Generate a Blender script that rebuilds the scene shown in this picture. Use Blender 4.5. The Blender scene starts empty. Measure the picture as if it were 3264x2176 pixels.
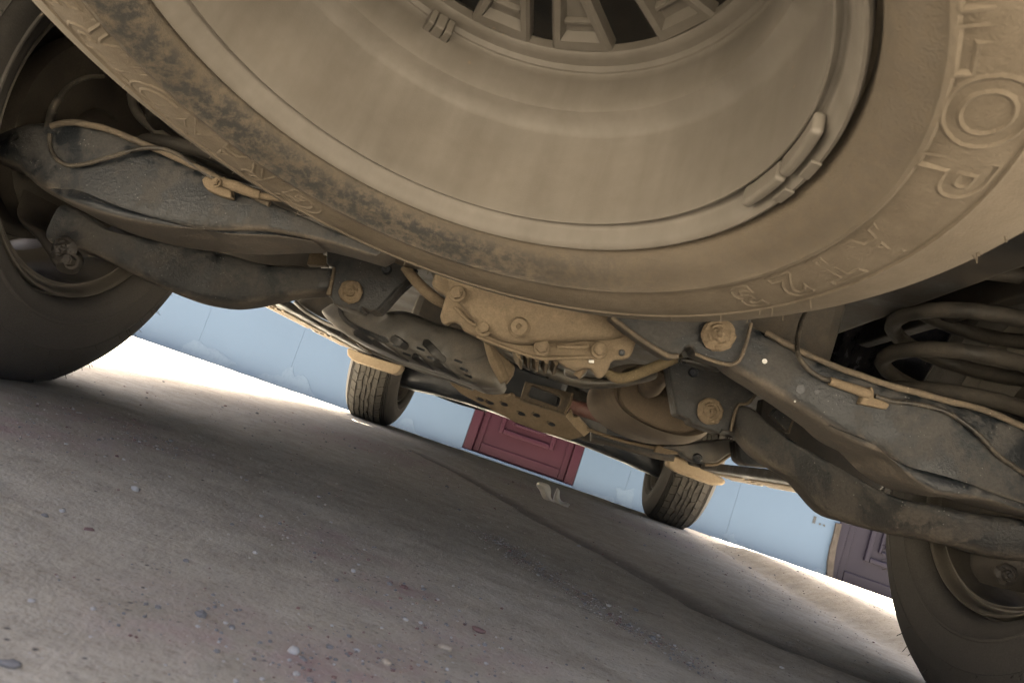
import bpy, bmesh, math, random
import numpy as np
from mathutils import Vector, Matrix, noise
from mathutils.bvhtree import BVHTree
random.seed(7); np.random.seed(7)
V = Vector; R = math.radians; PI = math.pi
scene = bpy.context.scene
COL = scene.collection

# ------------------------------------------------------------------ camera
cam_data = bpy.data.cameras.new('camera'); cam = bpy.data.objects.new('camera', cam_data); COL.objects.link(cam)
CAM = V((0.0508, -1.1642, 0.1724))
YAW, PITCH, ROLL, FPX = -0.0696, 0.1170, 0.3301, 2431.74      # FPX: focal length for a 3264 px wide frame
fw = V((math.sin(YAW)*math.cos(PITCH), math.cos(YAW)*math.cos(PITCH), math.sin(PITCH)))
r0 = V((math.cos(YAW), -math.sin(YAW), 0)); u0 = r0.cross(fw)
rt = math.cos(ROLL)*r0 + math.sin(ROLL)*u0; up = -math.sin(ROLL)*r0 + math.cos(ROLL)*u0
m = Matrix((rt, up, -fw)).transposed().to_4x4(); m.translation = CAM
cam.matrix_world = m
cam_data.sensor_width = 36; cam_data.lens = 36*FPX/3264
cam_data.clip_start = 0.02; cam_data.clip_end = 400
cam_data.dof.use_dof = True; cam_data.dof.focus_distance = 1.3; cam_data.dof.aperture_fstop = 15
scene.camera = cam

# ------------------------------------------------------------------ light
world = bpy.data.worlds.new('World'); scene.world = world; world.use_nodes = True
nt = world.node_tree; nt.nodes.clear()
sky = nt.nodes.new('ShaderNodeTexSky'); sky.sky_type = 'NISHITA'; sky.sun_disc = False
SUN = V((-0.10, 0.05, 1)).normalized()                        # almost overhead, a little beyond the wall plane
sky.sun_elevation = math.asin(SUN.z); sky.sun_rotation = math.atan2(SUN.x, SUN.y)
sky.dust_density = 8.0; sky.air_density = 0.6; sky.ozone_density = 0.6
bg = nt.nodes.new('ShaderNodeBackground'); bg.inputs[1].default_value = 0.05
wo = nt.nodes.new('ShaderNodeOutputWorld')
nt.links.new(sky.outputs[0], bg.inputs[0]); nt.links.new(bg.outputs[0], wo.inputs[0])
sl = bpy.data.lights.new('sun', 'SUN'); sl.energy = 5.0; sl.angle = R(0.5); sl.color = (1.0, 0.95, 0.87)
so = bpy.data.objects.new('sun', sl); COL.objects.link(so); so.rotation_euler = SUN.to_track_quat('Z', 'Y').to_euler()
scene.view_settings.view_transform = 'Standard'; scene.view_settings.look = 'None'
scene.view_settings.exposure = 4.3; scene.view_settings.gamma = 1
scene.render.engine = 'CYCLES'
scene.cycles.use_denoising = True; scene.cycles.max_bounces = 10; scene.cycles.diffuse_bounces = 6

# ------------------------------------------------------------------ helpers
def ray(px, py): return fw + rt*((px-1632)/FPX) - up*((py-1088)/FPX)
def at(px, py, y):                                            # the point in the plane y that is seen at a photo pixel
    d = ray(px, py); return CAM + d*((y-CAM.y)/d.y)
def on(px, py, p0, n):
    d = ray(px, py); return CAM + d*((p0-CAM).dot(n)/d.dot(n))
def gnd(px, py, z=0.0): return on(px, py, V((0, 0, z)), V((0, 0, 1)))

def tag(o, label=None, cat=None, group=None, kind=None):
    if label: o['label'] = label
    if cat: o['category'] = cat
    if group: o['group'] = group
    if kind: o['kind'] = kind
    return o
def empty(name, loc=(0, 0, 0), parent=None):
    o = bpy.data.objects.new(name, None); COL.objects.link(o); o.location = loc; o.empty_display_size = .1
    if parent: o.parent = parent
    return o
def mesh_obj(name, verts, faces, mat, parent=None, smooth=40, bevel=0.0, seg=2):
    me = bpy.data.meshes.new(name); me.from_pydata([tuple(v) for v in verts], [], faces)
    return finish(name, me, mat, parent, smooth, bevel, seg)
def finish(name, me, mat, parent=None, smooth=40, bevel=0.0, seg=2):
    bm = bmesh.new(); bm.from_mesh(me); bmesh.ops.recalc_face_normals(bm, faces=bm.faces)
    if smooth:
        for f in bm.faces: f.smooth = True
        lim = R(smooth)
        for e in bm.edges:
            e.smooth = not (len(e.link_faces) != 2 or e.calc_face_angle(0) > lim)
    bm.to_mesh(me); bm.free()
    me.materials.append(mat)
    o = bpy.data.objects.new(name, me); COL.objects.link(o)
    if parent: o.parent = parent
    if bevel:
        b = o.modifiers.new('bevel', 'BEVEL'); b.width = bevel; b.segments = seg; b.limit_method = 'ANGLE'; b.angle_limit = R(35)
    return o
def cr(a, b, c, d, t):                                        # Catmull-Rom
    return 0.5*((2*b) + (c-a)*t + (2*a-5*b+4*c-d)*t*t + (3*b-a-3*c+d)*t**3)
def smooth_path(pts, k=4):
    if len(pts) < 3: k = max(k, 1)
    pts = [np.array(p, float) for p in pts]; out = []
    for i in range(len(pts)-1):
        a = pts[max(i-1, 0)]; b = pts[i]; c = pts[i+1]; d = pts[min(i+2, len(pts)-1)]
        for j in range(k): out.append(cr(a, b, c, d, j/k))
    out.append(pts[-1]); return out
def lump(p, s, a):                                            # dried mud lumps
    return a*noise.noise(V(p)*s)
def loft(name, st, mat, parent, exp=3.0, n=22, k=4, bump=0.0012, bs=35):
    """stations (top px, bottom px, depth y, thickness) -> one closed solid with rounded section"""
    rows = smooth_path([(s[0], s[1], s[2], s[3], s[4], s[5]) for s in st], k)
    vs, fs = [], []
    for r_ in rows:
        T = at(r_[0], r_[1], r_[4]-.36*r_[5]); B = at(r_[2], r_[3], r_[4]+.36*r_[5]); T.y = B.y = r_[4]; M = (T+B)/2; H = (T-B)/2
        for i in range(n):
            a = 2*PI*i/n; c, s = math.cos(a), math.sin(a)
            u = math.copysign(abs(c)**(2/exp), c); w = math.copysign(abs(s)**(2/exp), s)
            p = M + H*u + V((0, 1, 0))*(r_[5]/2*w)
            if bump:
                d = (p-M).normalized(); p = p + d*(lump(p, bs, bump)+lump(p, bs*3, bump*.4))
            vs.append(p)
    L = len(rows)
    for j in range(L-1):
        for i in range(n):
            fs.append((j*n+i, j*n+(i+1) % n, (j+1)*n+(i+1) % n, (j+1)*n+i))
    fs.append(tuple(range(n))); fs.append(tuple((L-1)*n+i for i in range(n-1, -1, -1)))
    return mesh_obj(name, vs, fs, mat, parent, 50)
def sweep(name, pts, rad, mat, parent, n=10, k=5, squash=1.0, wob=0.0):
    """round tube through world points; rad a number or one per point"""
    rr = rad if isinstance(rad, (list, tuple)) else [rad]*len(pts)
    P = smooth_path([(*p, r_) for p, r_ in zip(pts, rr)], k)
    vs, fs = [], []; up_ = V((0, 0, 1)); prev = None
    for i, q in enumerate(P):
        c = V(q[:3]); a = V(P[max(i-1, 0)][:3]); b = V(P[min(i+1, len(P)-1)][:3]); t = (b-a).normalized()
        if prev is None:
            s = t.cross(up_);
            if s.length < 1e-3: s = t.cross(V((1, 0, 0)))
            s.normalize()
        else:
            s = (prev - t*prev.dot(t)).normalized()
        prev = s; w = s.cross(t)
        for j in range(n):
            an = 2*PI*j/n
            r_ = q[3]*(1+wob*noise.noise(c*160+V((j, 0, 0))))
            vs.append(c + s*math.cos(an)*r_ + w*math.sin(an)*r_*squash)
    for i in range(len(P)-1):
        for j in range(n): fs.append((i*n+j, i*n+(j+1) % n, (i+1)*n+(j+1) % n, (i+1)*n+j))
    fs.append(tuple(range(n))); fs.append(tuple((len(P)-1)*n+j for j in range(n-1, -1, -1)))
    return mesh_obj(name, vs, fs, mat, parent, 50)
def psweep(name, pp, rad, mat, parent, **kw): return sweep(name, [at(*q) for q in pp], rad, mat, parent, **kw)
def plate(name, pp, y, thick, mat, parent, bevel=0.002, n=None, holes=(), smooth=40):
    """outline of photo pixels laid in the plane y (or the plane through y=p0 with normal n), given real thickness away from the viewer"""
    if n is None: p0 = V((0, y, 0)); n = V((0, 1, 0))
    else: p0 = y; n = V(n).normalized()
    if n.dot(ray(1632, 1088)) < 0: n = -n
    bm = bmesh.new()
    ring = [bm.verts.new(on(a, b, p0, n)) for a, b in pp]
    f = bm.faces.new(ring)
    if holes:
        fl = [f]; edges = list(f.edges)
        for hx, hy, hr in holes:
            if isinstance(hx, list):
                hv = [bm.verts.new(on(*q, p0, n)) for q in hx]
                for i in range(len(hv)): edges.append(bm.edges.new((hv[i], hv[(i+1) % len(hv)])))
                continue
            c = on(hx, hy, p0, n); s = n.orthogonal().normalized(); w = n.cross(s)
            rr = hr*(c-CAM).dot(fw)/FPX
            hv = [bm.verts.new(c + s*math.cos(2*PI*i/14)*rr + w*math.sin(2*PI*i/14)*rr) for i in range(14)]
            for i in range(14): edges.append(bm.edges.new((hv[i], hv[(i+1) % 14])))
        bmesh.ops.delete(bm, geom=[f], context='FACES_ONLY')
        bmesh.ops.triangle_fill(bm, use_beauty=True, edges=edges)
    faces = list(bm.faces)
    ext = bmesh.ops.extrude_face_region(bm, geom=faces)
    bmesh.ops.translate(bm, vec=n*thick, verts=[g for g in ext['geom'] if isinstance(g, bmesh.types.BMVert)])
    if holes:
        bmesh.ops.dissolve_limit(bm, angle_limit=.01, verts=bm.verts, edges=bm.edges) if False else None
    me = bpy.data.meshes.new(name); bm.to_mesh(me); bm.free()
    return finish(name, me, mat, parent, smooth, bevel)
def lathe(profile, n=96, close=False):
    vs, fs = [], []; L = len(profile)
    for i in range(n):
        a = 2*PI*i/n
        for r_, z in profile: vs.append((r_*math.cos(a), r_*math.sin(a), z))
    for i in range(n):
        j = (i+1) % n
        for k in range(L-1): fs.append((i*L+k, j*L+k, j*L+k+1, i*L+k+1))
        if close: fs.append((i*L+L-1, j*L+L-1, j*L, i*L))
    return vs, fs
def frame_to(axis, pos, spin=0):
    q = V(axis).to_track_quat('Z', 'Y').to_matrix().to_4x4()
    return Matrix.Translation(pos) @ q @ Matrix.Rotation(spin, 4, 'Z')
def prism(n, r_, z0, z1, rot=0):
    vs = [(r_*math.cos(2*PI*i/n+rot), r_*math.sin(2*PI*i/n+rot), z) for z in (z0, z1) for i in range(n)]
    fs = [tuple(range(n-1, -1, -1)), tuple(range(n, 2*n))] + [(i, (i+1) % n, n+(i+1) % n, n+i) for i in range(n)]
    return vs, fs
def join(parts):
    vs, fs = [], []
    for v, f in parts:
        o = len(vs); vs += list(v); fs += [tuple(i+o for i in q) for q in f]
    return vs, fs
def bolt(px, py, y, rad_px, mat, parent, axis=(0, -1, 0), name='bolt', hexr=0.55, style='hex', tall=0.6):
    c = at(px, py, y); r_ = rad_px*(c-CAM).dot(fw)/FPX
    if style == 'hex':
        g = join([lathe([(0, .0), (r_, 0), (r_, r_*.22), (r_*.95, r_*.3), (r_*.6, r_*.32)], 20), prism(6, r_*.68, r_*.2, r_*(.3+tall), .3),
                  prism(12, r_*.45, r_*.25, r_*(.42+tall))])
    elif style == 'plug':
        g = join([lathe([(0, .25*r_), (.26*r_, .25*r_), (.3*r_, .6*r_), (.82*r_, .62*r_), (.95*r_, .5*r_), (r_, .3*r_), (1.02*r_, .2*r_), (1.1*r_, .16*r_), (1.16*r_, 0)], 24)])
    else:                                                     # eccentric cam washer caked with mud
        pr = [(0, r_*.66), (r_*.16, r_*.64), (r_*.2, r_*.5), (r_*.38, r_*.46), (r_*.46, r_*.3), (r_*.6, r_*.33), (r_*.7, r_*.24), (r_*.88, r_*.22), (r_, r_*.1), (r_, 0)]
        v, f = lathe(pr, 28)
        v = [V(q)*(1+.10*noise.noise(V(q)*200+V((px, py, 0)))) + V((0, 0, .16*r_*noise.noise(V(q)*220+V((px, 0, 0))))) for q in v]
        g = (v, f)
    M = frame_to(axis, c, .2)
    return mesh_obj(name, [M @ V(q) for q in g[0]], g[1], mat, parent, 35)
def tree_of(*objs):
    vs, fs = [], []
    for o in objs:
        b = len(vs); vs += [v.co.copy() for v in o.data.vertices]; fs += [tuple(i+b for i in p.vertices) for p in o.data.polygons]
    return BVHTree.FromPolygons(vs, fs)
def hit(bvh, px, py):
    d = ray(px, py).normalized(); h = bvh.ray_cast(CAM, d)
    if h[0] is None: return None, None
    n = h[1]
    return h[0], (n if n.dot(d) < 0 else -n)

# ------------------------------------------------------------------ materials
def N(nt, t, **kw):
    n = nt.nodes.new(t)
    for k, v in kw.items():
        if k in n.inputs: n.inputs[k].default_value = v
        else: setattr(n, k, v)
    return n
def base_mat(name):
    m = bpy.data.materials.new(name); m.use_nodes = True; nt = m.node_tree
    b = nt.nodes['Principled BSDF']; tc = N(nt, 'ShaderNodeTexCoord')
    return m, nt, b, tc
def noise_n(nt, tc, scale, detail=5, rough=.6, dist=0.0, out='Object'):
    n = N(nt, 'ShaderNodeTexNoise', Scale=scale, Detail=detail, Roughness=rough, Distortion=dist)
    nt.links.new(tc.outputs[out], n.inputs['Vector']); return n
def ramp(nt, src, a, b, ca=(0, 0, 0, 1), cb=(1, 1, 1, 1)):
    r_ = N(nt, 'ShaderNodeValToRGB'); e = r_.color_ramp.elements
    e[0].position = a; e[0].color = ca; e[1].position = b; e[1].color = cb
    nt.links.new(src, r_.inputs[0]); return r_
def mix(nt, fac, a, b, blend='MIX'):
    x = N(nt, 'ShaderNodeMix', data_type='RGBA', blend_type=blend)
    if hasattr(fac, 'links') or hasattr(fac, 'is_output'): nt.links.new(fac, x.inputs[0])
    else: x.inputs[0].default_value = fac
    for s, i in ((a, 6), (b, 7)):
        if isinstance(s, tuple): x.inputs[i].default_value = (*s, 1) if len(s) == 3 else s
        else: nt.links.new(s, x.inputs[i])
    return x.outputs[2]
def dusty(name, base, dust, amount=.5, scale=9, rough=.75, spec=.3, bump=.25, speck=True, metal=0.0, soft=.16, grain=420, under=0.0):
    """painted or bare surface with patchy road dust on it; amount = share covered"""
    base = tuple(x*.74 for x in base); dust = tuple(x*q for x, q in zip(dust, (.73, .745, .77)))
    m, nt, b, tc = base_mat(name)
    n1 = noise_n(nt, tc, scale, 7, .62, .4); n2 = noise_n(nt, tc, scale*7, 5, .65); n3 = noise_n(nt, tc, grain, 3, .6)
    mx = N(nt, 'ShaderNodeMath', operation='MULTIPLY_ADD'); mx.inputs[1].default_value = .35
    nt.links.new(n2.outputs[0], mx.inputs[0]); nt.links.new(n1.outputs[0], mx.inputs[2])
    c = .68 - .5*(amount-.5)*.9
    f = ramp(nt, mx.outputs[0], max(0, c-soft), min(1, c+soft))
    if under:                                                 # road spray on down-facing faces, lightened to offset the weak light there
        ge = N(nt, 'ShaderNodeNewGeometry'); sp = N(nt, 'ShaderNodeSeparateXYZ'); nt.links.new(ge.outputs['Normal'], sp.inputs[0])
        ur = N(nt, 'ShaderNodeMapRange'); ur.inputs[1].default_value = -.25; ur.inputs[2].default_value = -.8; ur.inputs[4].default_value = under
        nt.links.new(sp.outputs[2], ur.inputs[0])
        um = N(nt, 'ShaderNodeMath', operation='MAXIMUM'); nt.links.new(ur.outputs[0], um.inputs[0]); nt.links.new(f.outputs[0], um.inputs[1]); f = um
    dv = mix(nt, n2.outputs[0], tuple(x*.72 for x in dust), tuple(min(1, x*1.2) for x in dust))
    if under: dv = mix(nt, ur.outputs[0], dv, tuple(x*y for x, y in zip(dust, (2.9, 2.45, 2.0))))  # paler underside dust makes up for the dim light from below
    col = mix(nt, f.outputs[0], base, dv)
    col = mix(nt, ramp(nt, n3.outputs[0], .3, .72).outputs[0], mix(nt, 1.0, col, (.72, .72, .72), 'MULTIPLY'), col)
    if speck:                                                 # pale stone chips and scratches
        vo = N(nt, 'ShaderNodeTexVoronoi', Scale=150); nt.links.new(noise_n(nt, tc, 60, 3, .6).outputs[1], vo.inputs['Vector']) if False else nt.links.new(tc.outputs['Object'], vo.inputs['Vector'])
        s = ramp(nt, vo.outputs['Distance'], .09, .15, (1, 1, 1, 1), (0, 0, 0, 1))
        n4 = noise_n(nt, tc, 16, 3); g = ramp(nt, n4.outputs[0], .47, .60)
        ml = N(nt, 'ShaderNodeMath', operation='MULTIPLY'); nt.links.new(s.outputs[0], ml.inputs[0]); nt.links.new(g.outputs[0], ml.inputs[1])
        col = mix(nt, ml.outputs[0], col, tuple(min(1, x*1.5+.05) for x in dust))
    nt.links.new(col, b.inputs['Base Color'])
    rr = N(nt, 'ShaderNodeMapRange'); rr.inputs[3].default_value = rough-.3; rr.inputs[4].default_value = min(1, rough+.2)
    nt.links.new(f.outputs[0], rr.inputs[0]); nt.links.new(rr.outputs[0], b.inputs['Roughness'])
    b.inputs['Specular IOR Level'].default_value = spec; b.inputs['Metallic'].default_value = metal
    bp = N(nt, 'ShaderNodeBump', Strength=bump, Distance=.002)
    ad = N(nt, 'ShaderNodeMath', operation='MULTIPLY_ADD'); ad.inputs[1].default_value = .5
    nt.links.new(n3.outputs[0], ad.inputs[0]); nt.links.new(mx.outputs[0], ad.inputs[2])
    nt.links.new(ad.outputs[0], bp.inputs['Height']); nt.links.new(bp.outputs[0], b.inputs['Normal'])
    return m
TAN = (.185, .14, .092)
M_arm = dusty('black_chassis_paint', (.011, .0135, .0165), (.060, .057, .053), .48, 11, .74, 0.28, .8, soft=.055, grain=260, under=.7)
M_arm2 = dusty('black_chassis_paint_dusted', (.011, .0125, .0145), (.054, .051, .047), .5, 13, .74, 0.28, .8, soft=.06, grain=260, under=.6)
M_edge = dusty('dusty_flange', (.045, .038, .030), (.135, .105, .072), .7, 22, .85)
M_tan = dusty('dust_caked_metal', (.13, .096, .06), TAN, .85, 14, .92, .15, .5, False)
M_alu = dusty('dust_caked_aluminium', (.115, .087, .057), (.172, .131, .086), .8, 16, .9, .2, .55, False)
M_pipe = dusty('grey_tube', (.05, .047, .042), (.13, .11, .083), .45, 12, .55, .4)
M_tanpipe = dusty('tan_tube', (.14, .105, .06), (.22, .17, .10), .7, 20, .85, .2)
M_shield = dusty('grey_heat_shield', (.055, .056, .054), (.15, .13, .105), .6, 5, .6, .4, .15, False)
M_rib = dusty('lit_pale_rib', (.40, .32, .22), (.5, .41, .30), .6, 20, .7, .3, .1, False)  # pale colour carries the bounce of the sunlit ground on the ribs
M_spring = dusty('dusty_spring', (.022, .020, .018), (.062, .053, .042), .5, 14, .8, .2, .4, False)
M_flute = dusty('shaded_shield_flute', (.022, .022, .022), (.05, .045, .038), .4, 12, .6, .4, .15, False)  # dark colour holds the shade of recessed, less dusty flutes
M_rust = dusty('rusty_muffler', (.06, .037, .027), (.165, .127, .090), .8, 6, .85, .2, .3, False)
M_redpipe = dusty('red_brown_pipe', (.07, .022, .018), (.13, .065, .05), .45, 12, .7, .3, .3, False)
M_dark = dusty('dark_underbody', (.018, .018, .018), (.07, .058, .045), .4, 6, .8, .2, .3, False)
M_brown = dusty('dark_brown_underbody', (.028, .0245, .021), (.078, .065, .050), .45, 6, .85, .2, .3, False)
M_black = dusty('black_front_parts', (.012, .015, .02), (.035, .036, .038), .3, 6, .6, .35, .2, False)
M_hose = dusty('dusty_rubber_hose', (.014, .013, .012), (.10, .083, .062), .45, 40, .75, .3)
M_rubber = dusty('road_tyre_rubber', (.074, .069, .063), (.10, .092, .082), .5, 5, .9, .15, .2, False, soft=.4)
M_tread = dusty('dusty_tread', (.05, .047, .042), (.095, .085, .07), .6, 18, .9, .15, .4, False)
M_rimroad = dusty('dusty_road_rim', (.09, .08, .068), (.135, .118, .095), .6, 6, .6, .4, .1, False)
M_plastic = dusty('tan_plastic', (.22, .165, .10), (.30, .23, .15), .7, 10, .8, .25, .15, False)
M_white = dusty('white_fleck', (.7, .7, .68), (.6, .58, .54), .4, 60, .8, .2, .2, False)
M_bodypaint = dusty('grey_body_paint', (.10, .10, .105), (.28, .24, .19), .35, 3, .35, .5, .05, False)
M_glass = base_mat('dark_window_glass')[0]; M_glass.node_tree.nodes['Principled BSDF'].inputs['Base Color'].default_value = (.02, .022, .024, 1); M_glass.node_tree.nodes['Principled BSDF'].inputs['Roughness'].default_value = .08

def spare_rim_material():
    m, nt, b, tc = base_mat('spare_rim_dust')
    n1 = noise_n(nt, tc, 5, 5, .6, .6); n2 = noise_n(nt, tc, 60, 4); n3 = noise_n(nt, tc, 700, 2)
    mp = N(nt, 'ShaderNodeMapping'); mp.inputs['Scale'].default_value = (26, 26, 1.2)
    nt.links.new(tc.outputs['Object'], mp.inputs[0])
    st = N(nt, 'ShaderNodeTexNoise', Scale=1.0, Detail=4, Roughness=.6); nt.links.new(mp.outputs[0], st.inputs['Vector'])
    col = mix(nt, ramp(nt, n1.outputs[0], .34, .66).outputs[0], (.066, .059, .050), (.088, .079, .068))
    col = mix(nt, ramp(nt, st.outputs[0], .35, .62).outputs[0], mix(nt, 1.0, col, (.83, .82, .8), 'MULTIPLY'), col)
    col = mix(nt, ramp(nt, n2.outputs[0], .3, .7).outputs[0], mix(nt, 1.0, col, (.9, .89, .87), 'MULTIPLY'), col)
    vo = N(nt, 'ShaderNodeTexVoronoi', Scale=38); nt.links.new(tc.outputs['Object'], vo.inputs['Vector'])
    s = ramp(nt, vo.outputs['Distance'], .045, .075, (1, 1, 1, 1), (0, 0, 0, 1)); n4 = noise_n(nt, tc, 9, 2)
    g = ramp(nt, n4.outputs[0], .6, .64)
    ml = N(nt, 'ShaderNodeMath', operation='MULTIPLY'); nt.links.new(s.outputs[0], ml.inputs[0]); nt.links.new(g.outputs[0], ml.inputs[1])
    col = mix(nt, ml.outputs[0], col, (.09, .07, .05))
    nt.links.new(col, b.inputs['Base Color']); b.inputs['Roughness'].default_value = .62; b.inputs['Specular IOR Level'].default_value = .3
    bp = N(nt, 'ShaderNodeBump', Strength=.12, Distance=.001); nt.links.new(n3.outputs[0], bp.inputs['Height']); nt.links.new(bp.outputs[0], b.inputs['Normal'])
    return m
def spare_tyre_material():
    """tan dust over rubber; the band next to the rim is scuffed down to dark rubber"""
    m, nt, b, tc = base_mat('spare_tyre_dust')
    sep = N(nt, 'ShaderNodeSeparateXYZ'); nt.links.new(tc.outputs['Object'], sep.inputs[0])
    cb = N(nt, 'ShaderNodeCombineXYZ'); nt.links.new(sep.outputs[0], cb.inputs[0]); nt.links.new(sep.outputs[1], cb.inputs[1])
    ln = N(nt, 'ShaderNodeVectorMath', operation='LENGTH'); nt.links.new(cb.outputs[0], ln.inputs[0])
    n1 = noise_n(nt, tc, 10, 6, .65, .3); n2 = noise_n(nt, tc, 90, 7, .75, .15); n3 = noise_n(nt, tc, 600, 2)
    wob = N(nt, 'ShaderNodeMath', operation='MULTIPLY_ADD'); wob.inputs[1].default_value = .016
    nt.links.new(n1.outputs[0], wob.inputs[0]); nt.links.new(ln.outputs[1], wob.inputs[2])
    cr_ = N(nt, 'ShaderNodeValToRGB'); e = cr_.color_ramp.elements
    e[0].position = .256; e[0].color = (0, 0, 0, 1); e[1].position = .263; e[1].color = (1, 1, 1, 1)
    q = e.new(.287); q.color = (1, 1, 1, 1); q = e.new(.298); q.color = (0, 0, 0, 1)
    nt.links.new(wob.outputs[0], cr_.inputs[0])
    # the scuff fades out towards the +X side of the wheel
    sx = N(nt, 'ShaderNodeMapRange'); sx.inputs[1].default_value = .0; sx.inputs[2].default_value = .20; sx.inputs[3].default_value = 1; sx.inputs[4].default_value = .30
    nt.links.new(sep.outputs[0], sx.inputs[0])
    pt = ramp(nt, n2.outputs[0], .36, .56)
    a = N(nt, 'ShaderNodeMath', operation='MULTIPLY'); nt.links.new(cr_.outputs[0], a.inputs[0]); nt.links.new(sx.outputs[0], a.inputs[1])
    a2 = N(nt, 'ShaderNodeMath', operation='MULTIPLY'); nt.links.new(a.outputs[0], a2.inputs[0]); nt.links.new(pt.outputs[0], a2.inputs[1])
    dust = mix(nt, ramp(nt, n1.outputs[0], .35, .68).outputs[0], (.061, .0490, .0350), (.084, .069, .0515))
    dust = mix(nt, ramp(nt, n2.outputs[0], .3, .7).outputs[0], mix(nt, 1.0, dust, (.76, .75, .73), 'MULTIPLY'), dust)
    col = mix(nt, a2.outputs[0], dust, (.019, .0182, .017))
    nt.links.new(col, b.inputs['Base Color']); b.inputs['Roughness'].default_value = .85; b.inputs['Specular IOR Level'].default_value = .2
    ad = N(nt, 'ShaderNodeMath', operation='ADD'); nt.links.new(n2.outputs[0], ad.inputs[0]); nt.links.new(n3.outputs[0], ad.inputs[1])
    bp = N(nt, 'ShaderNodeBump', Strength=.4, Distance=.0016); nt.links.new(ad.outputs[0], bp.inputs['Height']); nt.links.new(bp.outputs[0], b.inputs['Normal'])
    return m
M_srim = spare_rim_material(); M_styre = spare_tyre_material()

def wall_material():
    m, nt, b, tc = base_mat('pale_blue_wall_paint')
    n1 = noise_n(nt, tc, 1.3, 6, .6); n2 = noise_n(nt, tc, 22, 6, .7); n3 = noise_n(nt, tc, 180, 3)
    col = mix(nt, ramp(nt, n1.outputs[0], .3, .7).outputs[0], (.0205, .043, .078), (.022, .0455, .0815))
    col = mix(nt, ramp(nt, n2.outputs[0], .25, .6).outputs[0], mix(nt, 1.0, col, (.97, .97, .97), 'MULTIPLY'), col)
    nt.links.new(col, b.inputs['Base Color']); b.inputs['Roughness'].default_value = .7
    bp = N(nt, 'ShaderNodeBump', Strength=.15, Distance=.002); nt.links.new(n3.outputs[0], bp.inputs['Height']); nt.links.new(bp.outputs[0], b.inputs['Normal'])
    return m
def patch_material():
    m, nt, b, tc = base_mat('pale_plaster_patch')
    n2 = noise_n(nt, tc, 30, 6, .7); n3 = noise_n(nt, tc, 260, 3)
    col = mix(nt, ramp(nt, n2.outputs[0], .42, .5).outputs[0], (.034, .056, .090), (.040, .064, .098))
    nt.links.new(col, b.inputs['Base Color']); b.inputs['Roughness'].default_value = .85
    bp = N(nt, 'ShaderNodeBump', Strength=.3, Distance=.002); nt.links.new(n3.outputs[0], bp.inputs['Height']); nt.links.new(bp.outputs[0], b.inputs['Normal'])
    return m
def door_material(name, c0, c1):
    m, nt, b, tc = base_mat(name)
    n1 = noise_n(nt, tc, 3, 6, .6); n2 = noise_n(nt, tc, 90, 4)
    col = mix(nt, ramp(nt, n1.outputs[0], .35, .65).outputs[0], c0, c1)
    # pale dust settled low on the door
    nt.links.new(col, b.inputs['Base Color']); b.inputs['Roughness'].default_value = .5; b.inputs['Specular IOR Level'].default_value = .1
    bp = N(nt, 'ShaderNodeBump', Strength=.08, Distance=.002); nt.links.new(n2.outputs[0], bp.inputs['Height']); nt.links.new(bp.outputs[0], b.inputs['Normal'])
    return m
M_wall = wall_material(); M_patch = patch_material()
M_door = door_material('maroon_door_paint', (.0135, .0028, .0068), (.0175, .0045, .009)); M_door2 = door_material('shaded_maroon_door_paint', (.0068, .006, .0115), (.009, .008, .0135))  # second door is maroon too, its shade mixed into the colour
M_plaster = dusty('rough_plaster_edge', (.03, .026, .023), (.065, .056, .05), .5, 20, .95, .1, .6, False)

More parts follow.
